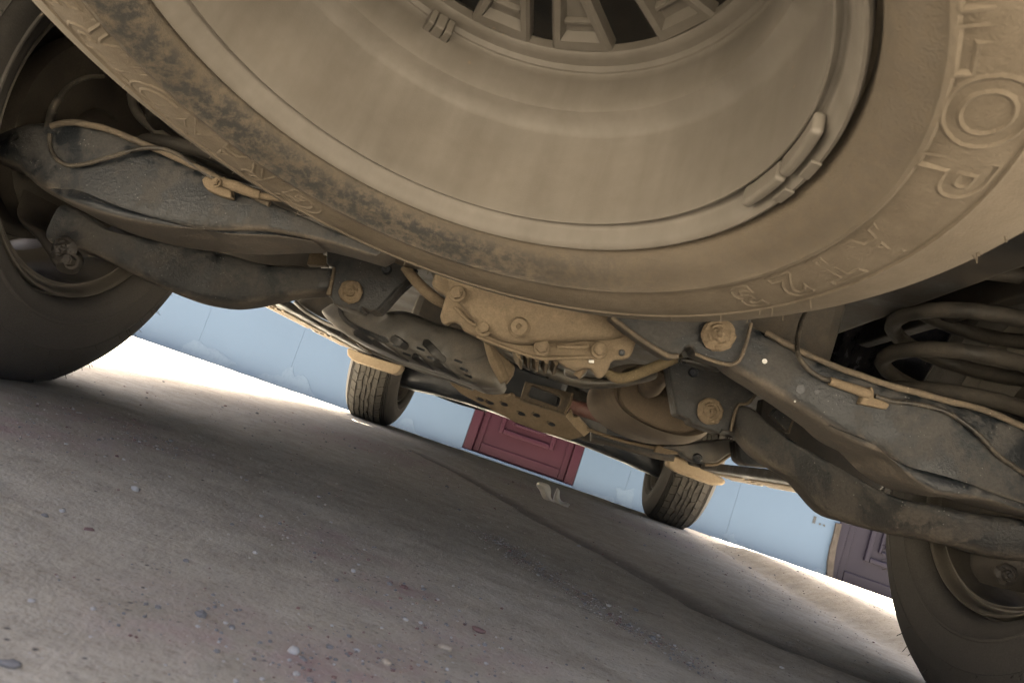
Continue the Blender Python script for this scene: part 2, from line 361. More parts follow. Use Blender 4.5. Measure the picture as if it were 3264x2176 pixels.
def ground_material():
    m, nt, b, tc = base_mat('dusty_concrete')
    at_ = N(nt, 'ShaderNodeAttribute', attribute_name='groove'); pk = N(nt, 'ShaderNodeAttribute', attribute_name='pink')
    n1 = noise_n(nt, tc, 2.2, 6, .6, .3); n2 = noise_n(nt, tc, 17, 7, .7, .4); n3 = noise_n(nt, tc, 130, 5, .7); n4 = noise_n(nt, tc, 420, 3)
    col = mix(nt, ramp(nt, n1.outputs[0], .3, .7).outputs[0], (.45, .402, .318), (.53, .478, .384))
    col = mix(nt, ramp(nt, n2.outputs[0], .36, .6).outputs[0], mix(nt, 1.0, col, (.80, .79, .78), 'MULTIPLY'), col)
    col = mix(nt, ramp(nt, n3.outputs[0], .32, .46).outputs[0], mix(nt, 1.0, col, (.72, .71, .70), 'MULTIPLY'), col)
    col = mix(nt, ramp(nt, n4.outputs[0], .34, .5).outputs[0], mix(nt, 1.0, col, (.90, .90, .89), 'MULTIPLY'), col)
    # reddish soil trodden into the slab
    a = N(nt, 'ShaderNodeMath', operation='MULTIPLY'); r2 = ramp(nt, n2.outputs[0], .40, .62)
    nt.links.new(pk.outputs['Fac'], a.inputs[0]); nt.links.new(r2.outputs[0], a.inputs[1])
    col = mix(nt, a.outputs[0], col, (.36, .272, .24))
    # pale grit
    vo = N(nt, 'ShaderNodeTexVoronoi', Scale=160); nt.links.new(tc.outputs['Object'], vo.inputs['Vector'])
    s = ramp(nt, vo.outputs['Distance'], .10, .16, (1, 1, 1, 1), (0, 0, 0, 1)); g = ramp(nt, noise_n(nt, tc, 30, 3).outputs[0], .56, .62)
    ml = N(nt, 'ShaderNodeMath', operation='MULTIPLY'); nt.links.new(s.outputs[0], ml.inputs[0]); nt.links.new(g.outputs[0], ml.inputs[1])
    col = mix(nt, ml.outputs[0], col, (.52, .49, .45))
    vo2 = N(nt, 'ShaderNodeTexVoronoi', Scale=95); nt.links.new(tc.outputs['Object'], vo2.inputs['Vector'])
    s2 = ramp(nt, vo2.outputs['Distance'], .10, .2, (1, 1, 1, 1), (0, 0, 0, 1)); g2 = ramp(nt, noise_n(nt, tc, 21, 3).outputs[0], .54, .6)
    ml2 = N(nt, 'ShaderNodeMath', operation='MULTIPLY'); nt.links.new(s2.outputs[0], ml2.inputs[0]); nt.links.new(g2.outputs[0], ml2.inputs[1])
    col = mix(nt, ml2.outputs[0], col, (.13, .12, .11))
    col = mix(nt, at_.outputs['Fac'], col, (.15, .135, .118))
    nt.links.new(col, b.inputs['Base Color']); b.inputs['Roughness'].default_value = .95; b.inputs['Specular IOR Level'].default_value = .0
    ad = N(nt, 'ShaderNodeMath', operation='MULTIPLY_ADD'); ad.inputs[1].default_value = .35
    nt.links.new(n4.outputs[0], ad.inputs[0]); nt.links.new(n3.outputs[0], ad.inputs[2])
    bp = N(nt, 'ShaderNodeBump', Strength=.55, Distance=.004); nt.links.new(ad.outputs[0], bp.inputs['Height']); nt.links.new(bp.outputs[0], b.inputs['Normal'])
    return m
M_ground = ground_material()
def stone_material(name, c0, c1):
    m, nt, b, tc = base_mat(name); n1 = noise_n(nt, tc, 120, 4)
    oi = N(nt, 'ShaderNodeObjectInfo'); col = mix(nt, n1.outputs[0], c0, c1); nt.links.new(col, b.inputs['Base Color']); b.inputs['Roughness'].default_value = .9
    return m
M_pale = stone_material('pale_stone', (.30, .28, .25), (.42, .40, .36)); M_grey = stone_material('grey_stone', (.13, .122, .112), (.22, .208, .192)); M_red = stone_material('reddish_clod', (.14, .075, .06), (.22, .14, .12)); M_tanst = stone_material('tan_clod', (.30, .24, .17), (.42, .35, .26))

# ------------------------------------------------------------------ ground
GROOVE = [gnd(*q) for q in [(1330, 1440), (1472, 1507), (1613, 1587), (1755, 1672), (1944, 1766), (2100, 1856), (2260, 1950), (2464, 2040), (2636, 2105), (2774, 2155), (2950, 2215)]]
RUT = [gnd(*q) for q in [(1560, 1705), (1613, 1743), (1708, 1804), (1849, 1889), (1944, 1960), (2100, 2045), (2250, 2140)]]
PINK = [(gnd(*q), r_) for q, r_ in [((570, 1950), .055), ((1040, 1730), .07), ((120, 1380), .10), ((1180, 1420), .28), ((1290, 1900), .06), ((1500, 2080), .07), ((300, 1330), .10), ((1250, 2120), .05), ((1000, 2150), .06), ((2100, 1700), .2), ((1700, 1560), .18), ((520, 1420), .07)]]
def sstep(x, a, b):
    t = np.clip((x-a)/(b-a), 0, 1); return t*t*(3-2*t)
def vnoise(x, y, seed):
    rs = np.random.RandomState(seed); T = rs.rand(256, 256)
    xi = np.floor(x).astype(int); yi = np.floor(y).astype(int); fx = x-xi; fy = y-yi
    fx = fx*fx*(3-2*fx); fy = fy*fy*(3-2*fy)
    g = lambda a, b: T[a % 256, b % 256]
    return (g(xi, yi)*(1-fx)+g(xi+1, yi)*fx)*(1-fy)+(g(xi, yi+1)*(1-fx)+g(xi+1, yi+1)*fx)*fy - .5
def seg_dist(x, y, pts):
    d = np.full(x.shape, 1e9)
    for a, b in zip(pts[:-1], pts[1:]):
        ax, ay, bx, by = a.x, a.y, b.x, b.y; L = (bx-ax)**2+(by-ay)**2
        t = np.clip(((x-ax)*(bx-ax)+(y-ay)*(by-ay))/L, 0, 1)
        d = np.minimum(d, np.hypot(x-ax-t*(bx-ax), y-ay-t*(by-ay)))
    return d
def base_h(x, y):
    x = np.asarray(x, float); y = np.asarray(y, float)
    h = .050*sstep(x, .93, 1.06)*(1-sstep(y, 2.0, 2.9))*sstep(y, .1, .7)
    h = h - .068*sstep(y, 3.33, 4.3)
    return h
def coords(lo, hi, d0, far):
    a = list(np.arange(lo, hi, d0)); s = d0; x = hi
    while x < far: s *= 1.5; a.append(x); x += s
    s = d0; x = lo-d0*1.5
    while x > -far: a.insert(0, x); s *= 1.5; x -= s
    return np.array(a)
def build_ground():
    xs = coords(-1.7, 1.9, .011, 150); ys = coords(-1.15, 3.6, .011, 150)
    X, Y = np.meshgrid(xs, ys); near = (np.abs(X) < 2.2) & (Y > -1.4) & (Y < 3.8)
    h = base_h(X, Y)
    w = .004*vnoise(X*9+50, Y*9+50, 1)+.0022*vnoise(X*31, Y*31, 2)+.0014*vnoise(X*85, Y*85, 3)
    touch = np.ones_like(X)
    for sx in (-1, 1):
        for yy in (0, 3.075): touch *= 1-np.exp(-(((np.abs(X-sx*.853))/.25)**4+(np.abs(Y-yy)/.25)**4))
    h = h+np.where(near, w, 0)*touch
    dg = seg_dist(X, Y, GROOVE)+.004*vnoise(X*40, Y*40, 5); dr = seg_dist(X, Y, RUT)+.03*vnoise(X*60, Y*60, 6)
    gv = np.exp(-(dg/.044)**4); rv = np.exp(-(dr/.030)**2)*(.5+vnoise(X*90, Y*90, 8))
    h = h-.006*gv-.003*np.clip(rv, 0, 1)
    pk = np.zeros_like(X)
    for c, r_ in PINK:
        d = np.hypot(X-c.x, (Y-c.y)*.75)/r_+.9*vnoise(X*22, Y*22, 9); pk = np.maximum(pk, np.exp(-d**2*1.3))
    # crumbs and clods trodden on the slab
    cl = np.clip(vnoise(X*140, Y*140, 11)*2-.55, 0, 1)*(np.clip(pk*1.5, .15, 1))
    h = h+.004*cl*near*touch
    nx, ny = len(xs), len(ys)
    co = np.stack([X.ravel(), Y.ravel(), h.ravel()], 1).astype(np.float32)
    i = (np.arange(ny-1)[:, None]*nx+np.arange(nx-1)[None, :]).ravel()
    q = np.stack([i, i+1, i+1+nx, i+nx], 1).astype(np.int32)
    me = bpy.data.meshes.new('ground'); me.vertices.add(len(co)); me.vertices.foreach_set('co', co.ravel())
    me.loops.add(q.size); me.loops.foreach_set('vertex_index', q.ravel()); me.polygons.add(len(q))
    me.polygons.foreach_set('loop_start', np.arange(0, q.size, 4, dtype=np.int32))
    me.polygons.foreach_set('use_smooth', np.ones(len(q), bool)); me.update(calc_edges=True); me.validate()
    for nm, v in (('groove', np.clip(gv*.62+.35*np.clip(rv, 0, 1), 0, 1)), ('pink', np.clip(pk, 0, 1))):
        a = me.attributes.new(nm, 'FLOAT', 'POINT'); a.data.foreach_set('value', v.ravel().astype(np.float32))
    me.materials.append(M_ground)
    o = bpy.data.objects.new('ground', me); COL.objects.link(o); tag(o, kind='structure')
    return o
ground = build_ground()
gtree = BVHTree.FromPolygons([v.co.copy() for v in ground.data.vertices], [tuple(p.vertices) for p in ground.data.polygons])
def gz(x, y):
    h = gtree.ray_cast(V((x, y, 1)), V((0, 0, -1))); return h[0].z if h[0] else 0.0

# ------------------------------------------------------------------ wall and doors
WN = V((math.sin(.0485), math.cos(.0485), 0)); WT = V((math.cos(.0485), -math.sin(.0485), 0))
W0 = V((CAM.x, CAM.y, 0)) + WN*5.85; ZB = -.058
def wp(px, py, off=0.0):                                       # (along, height) on the wall face
    q = on(px, py, W0 - WN*off, WN); return (q-W0).dot(WT), q.z
def wall_box(name, s0, s1, z0, z1, d0, d1, mat, parent, bevel=.003):
    """box on the wall: d = distance proud of the wall face"""
    vs = [W0 + WT*s - WN*d + V((0, 0, z)) for s in (s0, s1) for d in (d0, d1) for z in (z0, z1)]
    fs = [(0, 1, 3, 2), (4, 6, 7, 5), (0, 4, 5, 1), (2, 3, 7, 6), (0, 2, 6, 4), (1, 5, 7, 3)]
    return mesh_obj(name, vs, fs, mat, parent, 0, bevel)
wall = tag(empty('boundary_wall', W0+V((0, 0, ZB))), 'pale blue painted panel wall standing beyond the front of the vehicle', 'wall')
inv = Matrix.Translation(-(W0+V((0, 0, ZB))))
def keep(o):                                                   # parent that is not at the origin
    o.data.transform(inv); return o
sA = wp(675, 982)[0]; sB = wp(972, 1053)[0]; dL = wp(1470, 1431)[0]; dR = wp(1822, 1559)[0]; sC = wp(1996, 1550)[0]; sD = wp(2332, 1640)[0]; d2 = wp(2640, 1800)[0]; d2R = d2+.95
DH = 2.1
seams = [sA-.72*k for k in range(7, 0, -1)] + [sA, sB, (sB+dL)/2, dL]
for a, b in zip(seams[:-1], seams[1:]): keep(wall_box('panel', a+.0006, b-.0006, -.35, 2.9, -.012, 0, M_wall, wall, .0006))
seams = [dR, sC, sD, d2]
for a, b in zip(seams[:-1], seams[1:]): keep(wall_box('panel', a+.0006, b-.0006, -.35, 2.9, -.012, 0, M_wall, wall, .0006))
for k in range(7): keep(wall_box('panel', d2R+.75*k+.003, d2R+.75*(k+1)-.003, -.35, 2.9, -.012, 0, M_wall, wall, .0006))
keep(wall_box('panel', dL+.003, dR-.003, DH, 2.9, -.012, 0, M_wall, wall)); keep(wall_box('panel', d2+.003, d2R-.003, DH, 2.9, -.012, 0, M_wall, wall))
keep(wall_box('joint_backing', -7, 8, 2.0, 2.85, -.09, -.0125, M_wall, wall, 0))
keep(wall_box('joint_backing', seams[0]-6, dL+.03, -.35, 2.0, -.09, -.0125, M_wall, wall, 0)); keep(wall_box('joint_backing', dR-.03, d2+.03, -.35, 2.0, -.09, -.0125, M_wall, wall, 0))
keep(wall_box('doorstep', dL+.001, dR-.001, -.35, wp(1470, 1431)[1]+.0135, -.042, .03, M_wall, wall, .006))
def patch_on_wall(pp, th=.003, mat=None, jag=.03):
    base = [wp(*q) for q in pp]; out = []
    for (a, b) in zip(base, base[1:]+base[:1]):
        for t in (0, .125, .25, .375, .5, .625, .75, .875):
            x = a[0]+(b[0]-a[0])*t; z = a[1]+(b[1]-a[1])*t
            out.append((x+jag*noise.noise(V((x*14, z*14, 3)))+.012*noise.noise(V((x*50, z*50, 3))), z+jag*noise.noise(V((x*14, z*14, 9)))+.012*noise.noise(V((x*50, z*50, 5)))))
    n = len(out); vs = [W0+WT*s-WN*.0005+V((0, 0, z)) for s, z in out]+[W0+WT*s-WN*th+V((0, 0, z)) for s, z in out]
    fs = [tuple(range(n-1, -1, -1)), tuple(range(n, 2*n))]+[(i, (i+1) % n, n+(i+1) % n, n+i) for i in range(n)]
    return keep(mesh_obj('plaster_patch', vs, fs, mat or M_patch, wall, 0, .002))
for pp in ([(575, 1120), (600, 1098), (612, 1086), (640, 1084), (648, 1105), (690, 1118), (720, 1135), (755, 1165), (700, 1170), (640, 1150)],
           [(820, 1190), (860, 1195), (900, 1198), (905, 1172), (935, 1175), (940, 1196), (975, 1200), (990, 1235), (1000, 1270), (930, 1250), (850, 1220)],
           [(1255, 1362), (1290, 1330), (1310, 1340), (1330, 1370), (1360, 1395), (1400, 1408), (1330, 1390)],
           [(1960, 1605), (1962, 1553), (1990, 1556), (1995, 1560), (2018, 1555), (2012, 1620), (1985, 1618)],
           [(1850, 1570), (1900, 1572), (1950, 1585), (1990, 1620), (1980, 1625), (1900, 1590)],
           [(2310, 1700), (2318, 1698), (2335, 1698), (2332, 1722), (2372, 1735), (2385, 1750), (2325, 1735)],
           [(2560, 1818), (2600, 1815), (2633, 1825), (2635, 1842), (2590, 1830)]): patch_on_wall(pp)
# pencilled figures on the wall: a short stroke and two dots
s, z = wp(2596, 1655)
keep(wall_box('wall_marking', s-.010, s+.010, z-.028, z+.024, .001, .0035, M_black, wall, 0))
for dx in (.045, .075): keep(wall_box('wall_marking', s+dx-.007, s+dx+.007, z-.025, z-.011, .001, .0035, M_black, wall, 0))

def make_door(name, s0, s1, z0, mat, label, inner_px=None):
    o = tag(empty(name, W0+WT*s0+V((0, 0, z0))), label, 'door', 'maroon doors in the pale blue wall'); iv = Matrix.Translation(-(W0+WT*s0+V((0, 0, z0))))
    def bx(nm, *a, par=o, **k):
        q = wall_box(nm, *a, mat, par, **k); q.data.transform(iv); return q
    fwid = .105
    bx('door_frame', s0+.001, s0+fwid-.03, z0, DH-.001, -.044, .0, bevel=.008); bx('door_frame', s1-fwid+.03, s1-.001, z0, DH-.001, -.044, .0, bevel=.008)
    bx('door_frame', s0+fwid-.03+.002, s1-fwid+.03-.002, DH-.08, DH-.001, -.044, 0, bevel=.008)
    a, b = s0+fwid-.027, s1-fwid+.027
    leaf = bx('door_leaf', s0+.02, s1-.02, z0-.1, DH-.02, -.085, -.0455, bevel=.004)
    bx('stile', a+.002, a+.05, z0+.01, DH-.09, -.0453, -.028, par=leaf, bevel=.006); bx('stile', b-.05, b-.002, z0+.01, DH-.09, -.0453, -.028, par=leaf, bevel=.006)
    bx('rail', a+.052, b-.052, z0+.01, z0+.085, -.0453, -.028, par=leaf, bevel=.006)
    c, w = (a+b)/2, (b-a)
    for zb, zt in ((z0+.20, z0+.62), (z0+.80, z0+1.75)):       # raised picture-frame mouldings around each panel
        for k, (ins, lo, hi) in enumerate(((0, -.0453, -.018), (.085, -.0453, -.022))):
            x0, x1, y0, y1 = c-w*.30+ins, c+w*.30-ins, zb+ins, zt-ins; t = .035 if k == 0 else .018
            for q in ((x0, x0+t, y0, y1), (x1-t, x1, y0, y1), (x0+t+.001, x1-t-.001, y0, y0+t), (x0+t+.001, x1-t-.001, y1-t, y1)):
                bx('moulding', *q, lo, hi, par=leaf, bevel=.008)
        bx('raised_panel', c-w*.30+.125, c+w*.30-.125, zb+.125, zt-.125, -.0453, -.030, par=leaf, bevel=.008)
    return o
z0 = wp(1470, 1431)[1]+.014
make_door('metal_door', dL, dR, z0, M_door, 'maroon metal door with moulded panels, seen between the two front tyres')
make_door('metal_door', d2, d2R, -.052, M_door2, 'shaded maroon panelled door beside the right rear tyre')
# ragged plaster edge left of the second door
pp = [wp(*q) for q in [(2662, 1665), (2655, 1700), (2642, 1745), (2634, 1790), (2632, 1842), (2650, 1846), (2655, 1795), (2662, 1745), (2672, 1700), (2680, 1668)]]
n = len(pp); vs = [W0+WT*s-WN*.002+V((0, 0, z)) for s, z in pp]+[W0+WT*s-WN*.03+V((0, 0, z)) for s, z in pp]
keep(mesh_obj('plaster_edge', vs, [tuple(range(n-1, -1, -1)), tuple(range(n, 2*n))]+[(i, (i+1) % n, n+(i+1) % n, n+i) for i in range(n)], M_plaster, wall, 0, .003))

# ------------------------------------------------------------------ wheels
TYRE_IN = [(.236, .018), (.2490, .014), (.2502, .004), (.2518, -.006), (.258, -.014), (.268, -.019), (.2795, -.0225), (.2815, -.0245), (.2845, -.0245), (.2865, -.0225), (.300, -.0245), (.316, -.0245), (.3275, -.0225), (.329, -.0238), (.331, -.0225),
           (.345, -.0185), (.360, -.0125), (.374, -.0035), (.383, .0035), (.386, .0062), (.3805, .0095), (.3805, .0118), (.3885, .0128), (.3905, .0148), (.3845, .0178), (.3845, .0200), (.3928, .0208), (.3945, .0228), (.3885, .0258), (.3885, .0280), (.3972, .0288), (.402, .036), (.405, .046)]
def tyre_profile():
    out = [(r_, .225-z) for r_, z in TYRE_IN]
    return TYRE_IN + out[::-1]
def h_of(r_):                                                  # sidewall height for lettering
    p = TYRE_IN[4:]
    for (a, za), (b, zb) in zip(p[:-1], p[1:]):
        if a <= r_ <= b: return za+(zb-za)*(r_-a)/max(b-a, 1e-6)
    return p[-1][1]
def tread_blocks():
    vs, fs = [], []; n = 50; edges = [.024, .052, .079, .1005, .1245, .146, .173, .201]
    ribs = [(.026, .0555), (.0605, .0865), (.0915, .1105), (.1145, .1345), (.1385, .1645), (.1695, .199)]
    for j, (z0, z1) in enumerate(ribs):
        for i in range(n):
            ga = .004 if 0 < j < 5 else .02; a0 = 2*PI*(i+ga+.5*(j % 2))/n; a1 = 2*PI*(i+1-ga+.5*(j % 2))/n; sk = .2*2*PI/n*(1 if j % 2 else -1)
            b = len(vs)
            for top in (0, 1):
                rr = .4135 if top else .404
                for z, sk_, side in ((z0, 0, j > 0), (z1, sk, j < 5)):
                    ri = rr-(.008 if (j == 0 and z < .03) or (j == 5 and z > .195) else 0)
                    for a, pz in ((a0, i+.5*(j % 2)), (a1, i+1+.5*(j % 2))):
                        z_ = z; z = z+(.0040*math.cos(pz*PI) if side else 0)
                        ins = (.0010 if top else 0); aa = a+sk_+(ins/.41 if a == a0 else -ins/.41); zc = z+(ins if z < (z0+z1)/2 else -ins)
                        vs.append((ri*math.cos(aa), ri*math.sin(aa), zc)); z = z_
            fs += [(b+4, b+5, b+7, b+6), (b, b+1, b+5, b+4), (b+2, b+6, b+7, b+3), (b, b+4, b+6, b+2), (b+1, b+3, b+7, b+5)]
    return vs, fs
RIM = [(.2458, .014), (.2461, .001), (.2448, -.0028), (.2425, -.0040), (.2400, -.0022), (.2380, .0015), (.2364, .0065), (.2352, .0105), (.2338, .0138), (.2318, .0158), (.2298, .0158), (.2282, .0140), (.2266, .0120), (.2253, .0120), (.2246, .0155), (.2240, .027), (.2215, .07), (.2195, .100), (.2165, .107), (.2070, .1135), (.2010, .117), (.1985, .124), (.1978, .150), (.1982, .1565), (.1970, .1585), (.1950, .1590), (.1925, .1635), (.187, .1645), (.182, .1655), (.1795, .168), (.1795, .177)]
RIM_OUT = [(.1795, .177), (.196, .192), (.215, .207), (.228, .214), (.2355, .224), (.2395, .2295), (.2455, .226), (.2455, .214), (.232, .20), (.206, .13)]
def shared(name, g, mat, smooth=40):
    o = mesh_obj(name, g[0], g[1], mat, None, smooth); me = o.data; bpy.data.objects.remove(o); return me
def flat(g, lim=-.395): return [(x, max(y, lim) if math.hypot(x, y) > .3 else y, z) for x, y, z in g[0]], g[1]
def spoke_geo(a0, a1, r0_=.062, r1_=.1805, z=.168):
    """one cast spoke with a recessed pocket"""
    def ring(da, d0, d1, zz):
        out = []
        for r_, fa in ((r0_+d0, .85), (r0_+.055, .86), (r1_-d1, 1.0)):
            out.append((r_, fa))
        L = []; c = (a0+a1)/2; hw = (a1-a0)/2
        for r_, fa in out: L.append((r_, c-hw*fa+da/r_, zz))
        for r_, fa in out[::-1]: L.append((r_, c+hw*fa-da/r_, zz))
        return [(r_*math.cos(a), r_*math.sin(a), zz_) for r_, a, zz_ in L]
    rings = [ring(0, 0, 0, .183), ring(0, 0, 0, z+.003), ring(.003, .001, .001, z), ring(.0085, .035, .011, z+.001), ring(.012, .040, .0155, z+.010)]
    vs = [p for r_ in rings for p in r_]; fs = []
    for k in range(4):
        for i in range(6): fs.append((k*6+i, k*6+(i+1) % 6, (k+1)*6+(i+1) % 6, (k+1)*6+i))
    fs.append(tuple(24+i for i in range(6)))
    return vs, fs
def spoke_all():
    g = []
    for k in range(6):
        c = R(85+60*k)
        g.append((c-R(22.5), c-R(3.6))); g.append((c+R(3.6), c+R(22.5)))
    return g
def pocket_bar(a):
    r_ = .150; c = V((r_*math.cos(a), r_*math.sin(a), .1772)); t = V((-math.sin(a), math.cos(a), 0)); n_ = V((math.cos(a), math.sin(a), 0))
    L = .0125; v = []
    for s in (-1, 1):
        for i in range(6):
            q = 2*PI*i/6; v.append(c+t*L*s+n_*.0028*math.cos(q)+V((0, 0, -1))*.005*math.sin(q))
    return v, [tuple(range(6)), tuple(range(11, 5, -1))]+[(i, (i+1) % 6, 6+(i+1) % 6, 6+i) for i in range(6)]
HUB = [(.0, .175), (.03, .175), (.034, .168), (.055, .166), (.075, .168), (.08, .175), (.08, .183)]
NSEG = 144
tyre_g = lathe(tyre_profile(), NSEG); tread_g = tread_blocks(); rim_g = lathe(RIM, NSEG); rimo_g = lathe(RIM_OUT, 96); hub_g = lathe(HUB, 48)
me_rt = shared('road_tyre', flat(tyre_g), M_rubber); me_rtr = shared('road_tread', flat(tread_g), M_tread, 0)
me_rr = shared('road_rim', join([rim_g, rimo_g, hub_g]+[spoke_geo(a, b) for a, b in spoke_all()]), M_rimroad)
def road_wheel(name, x, y, side, parent, label=None):
    """side -1 left, +1 right; the barrel faces the middle of the vehicle"""
    e = empty(name, (x, y, .395), parent)
    zc = V((side, 0, 0)); yc = V((0, 0, 1)); xc = yc.cross(zc)
    e.rotation_euler = Matrix((xc, yc, zc)).transposed().to_euler()
    for nm, me in (('tyre', me_rt), ('tread', me_rtr), ('rim', me_rr)):
        o = bpy.data.objects.new(nm, me); COL.objects.link(o); o.parent = e
    return e

suv = tag(empty('suv', (0, 0, 0)), 'dusty dark off-road vehicle seen from underneath its rear, standing on the concrete', 'suv')
TR = .853; WB = 3.075
road_wheel('rear_wheel', -.741, 0, -1, suv); road_wheel('rear_wheel', .741, 0, 1, suv)
road_wheel('front_wheel', -.741, WB, -1, suv); road_wheel('front_wheel', .741, WB, 1, suv)

# moulding nubs on the rear tyres
def nubs(name, fn, count, parent, L=.008, r_=.00045, mat=M_tread, seed=3):
    rs = random.Random(seed); vs, fs = [], []
    for _ in range(count):
        p, d = fn(rs); d = (d+V((rs.uniform(-.3, .3), rs.uniform(-.3, .3), rs.uniform(-.3, .3)))).normalized(); l = L*rs.uniform(.5, 1.3)
        s = d.orthogonal().normalized(); w = d.cross(s); b = len(vs)
        for q, rr in ((p, r_), (p+d*l, r_*.8)):
            for k in range(4): vs.append(q+(s*math.cos(k*PI/2)+w*math.sin(k*PI/2))*rr)
        fs += [(b+k, b+(k+1) % 4, b+4+(k+1) % 4, b+4+k) for k in range(4)]+[(b+7, b+6, b+5, b+4)]
    o = mesh_obj(name, vs, fs, mat, parent, 0); return tag(o, kind='stuff')
for sd in (-1, 1):
    def fn(rs, sd=sd):
        a = rs.uniform(0, 2*PI); rr, zz = rs.choice([(.384, .004), (.36, -.013), (.397, .027), (.405, .05), (.33, -.0225)])
        q = V((sd*.741+sd*zz, rr*math.cos(a), .395+rr*math.sin(a)));
        if q.z < .01: q.z = .01
        return q, V((-sd*.5 if zz < .02 else 0, math.cos(a), math.sin(a)))
    nubs('tyre_nubs', fn, 200, suv, .009, .0006, M_tread, 3+sd)

# ------------------------------------------------------------------ body of the vehicle
def world_box(name, x0, x1, y0, y1, z0, z1, mat, parent, bevel=.01):
    vs = [(x, y, z) for x in (x0, x1) for y in (y0, y1) for z in (z0, z1)]
    return mesh_obj(name, vs, [(0, 1, 3, 2), (4, 6, 7, 5), (0, 4, 5, 1), (2, 3, 7, 6), (0, 2, 6, 4), (1, 5, 7, 3)], mat, parent, 0, bevel)
def side_panel(x0, x1):
    """body side with both wheel arches cut out"""
    def arch(cy, s=.47):
        return [(cy+s*math.cos(a), .395+s*math.sin(a)) for a in [PI - k*PI/14 for k in range(15)] if .395+s*math.sin(a) > .4]
    low = [(-1.12, .62), (-.9, .5), (-.47, .47)]+arch(0)+[(.47, .43), (2.6, .43)]+arch(WB)+[(3.55, .46), (3.9, .5)]
    top = [(3.97, .75), (3.9, 1.05), (2.55, 1.2), (1.75, 1.86), (-.85, 1.88), (-1.1, 1.2), (-1.18, .75)]
    prof = low+top; n = len(prof)
    vs = [(x0, y, z) for y, z in prof]+[(x1*(1.0 if z < 1.25 else .86), y, z) for y, z in prof]
    vs = [(x*(1 if z < 1.25 else .9), y, z) for x, y, z in vs]
    fs = [tuple(range(n)), tuple(range(2*n-1, n-1, -1))]+[(i, n+i, n+(i+1) % n, (i+1) % n) for i in range(n)]
    return mesh_obj('body_side', vs, fs, M_bodypaint, suv, 0, .012)
side_panel(-.93, -1.12); side_panel(.93, 1.10)
world_box('roof', -.87, .87, -.84, 1.74, 1.82, 1.86, M_bodypaint, suv, .01)
mesh_obj('bonnet', [(-.92, 2.56, 1.18), (.92, 2.56, 1.18), (.92, 3.88, 1.03), (-.92, 3.88, 1.03), (-.92, 2.56, 1.14), (.92, 2.56, 1.14), (.92, 3.88, .99), (-.92, 3.88, .99)], [(0, 1, 2, 3), (7, 6, 5, 4), (0, 4, 5, 1), (1, 5, 6, 2), (2, 6, 7, 3), (3, 7, 4, 0)], M_bodypaint, suv, 0, .01)
mesh_obj('windscreen', [(-.9, 2.54, 1.17), (.9, 2.54, 1.17), (.78, 1.78, 1.83), (-.78, 1.78, 1.83), (-.9, 2.50, 1.15), (.9, 2.50, 1.15), (.78, 1.74, 1.81), (-.78, 1.74, 1.81)], [(0, 1, 2, 3), (7, 6, 5, 4), (0, 4, 5, 1), (1, 5, 6, 2), (2, 6, 7, 3), (3, 7, 4, 0)], M_glass, suv, 0, .003)
mesh_obj('tailgate', [(-.92, -1.14, .82), (.92, -1.14, .82), (.80, -.88, 1.83), (-.80, -.88, 1.83), (-.92, -1.09, .82), (.92, -1.09, .82), (.80, -.83, 1.83), (-.80, -.83, 1.83)], [(0, 1, 2, 3), (7, 6, 5, 4), (0, 4, 5, 1), (1, 5, 6, 2), (2, 6, 7, 3), (3, 7, 4, 0)], M_bodypaint, suv, 0, .01)
world_box('rear_bumper', -1.02, 1.02, -1.24, -1.13, .60, .81, M_bodypaint, suv, .03)
world_box('front_bumper', -1.02, 1.02, 3.86, 4.0, .50, .97, M_bodypaint, suv, .03)
world_box('floor_pan', -.68, .68, -1.1, 3.85, .735, .76, M_dark, suv, .004)
world_box('floor_pan', -.93, .93, .55, 2.52, .50, .53, M_dark, suv, .004)
world_box('floor_pan', -.93, .93, -1.1, -.53, .735, .76, M_dark, suv, .004)
for sx in (-1, 1):
    world_box('frame_rail', sx*.50-.045, sx*.50+.045, -1.05, 3.7, .56, .70, M_dark, suv, .01)
    world_box('wheel_housing', sx*.66-.012, sx*.66+.012, -.5, .5, .60, .95, M_dark, suv, .004)
    world_box('wheel_housing', sx*.62-.012, sx*.62+.012, 2.6, 3.6, .55, .95, M_black, suv, .004)
world_box('rear_crossmember', -.45, .45, .02, .16, .42, .55, M_dark, suv, .02)

for sx in (-1, 1):
    for y0 in (0, WB): world_box('wheel_housing', min(sx*.675, sx*.925), max(sx*.675, sx*.925), y0-.5, y0+.5, .90, .92, M_dark, suv, .004)
    for y0 in (0, WB):
        g = join([lathe([(.06, -.02), (.165, -.02), (.165, .01), (.06, .01)], 40, True), lathe([(0, -.05), (.05, -.05), (.06, -.03), (.06, .04), (0, .04)], 24)])
        M = frame_to((sx, 0, 0), V((sx*.80, y0, .395))); mesh_obj('brake_disc', [M @ V(q) for q in g[0]], g[1], M_brown, suv, 35)
        g = lathe([(.05, .0), (.178, .0), (.180, .012), (.05, .012)], 40, True); M = frame_to((sx, 0, 0), V((sx*.845, y0, .395)))
        mesh_obj('dust_shield', [M @ V(q) for q in g[0]], g[1], M_dark, suv, 35)

# running boards with ribbed treads
for sx in (-1, 1):
    b = world_box('running_board', min(sx*.83, sx*1.0), max(sx*.83, sx*1.0), .62, 2.52, .325 if sx < 0 else .315, .35, M_dark, suv, .008)
    for (y0, y1) in ((.7, 1.28), (1.36, 1.9), (1.98, 2.46)):
        for k in range(4):
            xa = sx*(.895+.026*k); world_box('tread_rib', xa-.005, xa+.005, y0, y1, .318 if sx < 0 else .308, .3248 if sx < 0 else .3148, M_rib, b, .002)

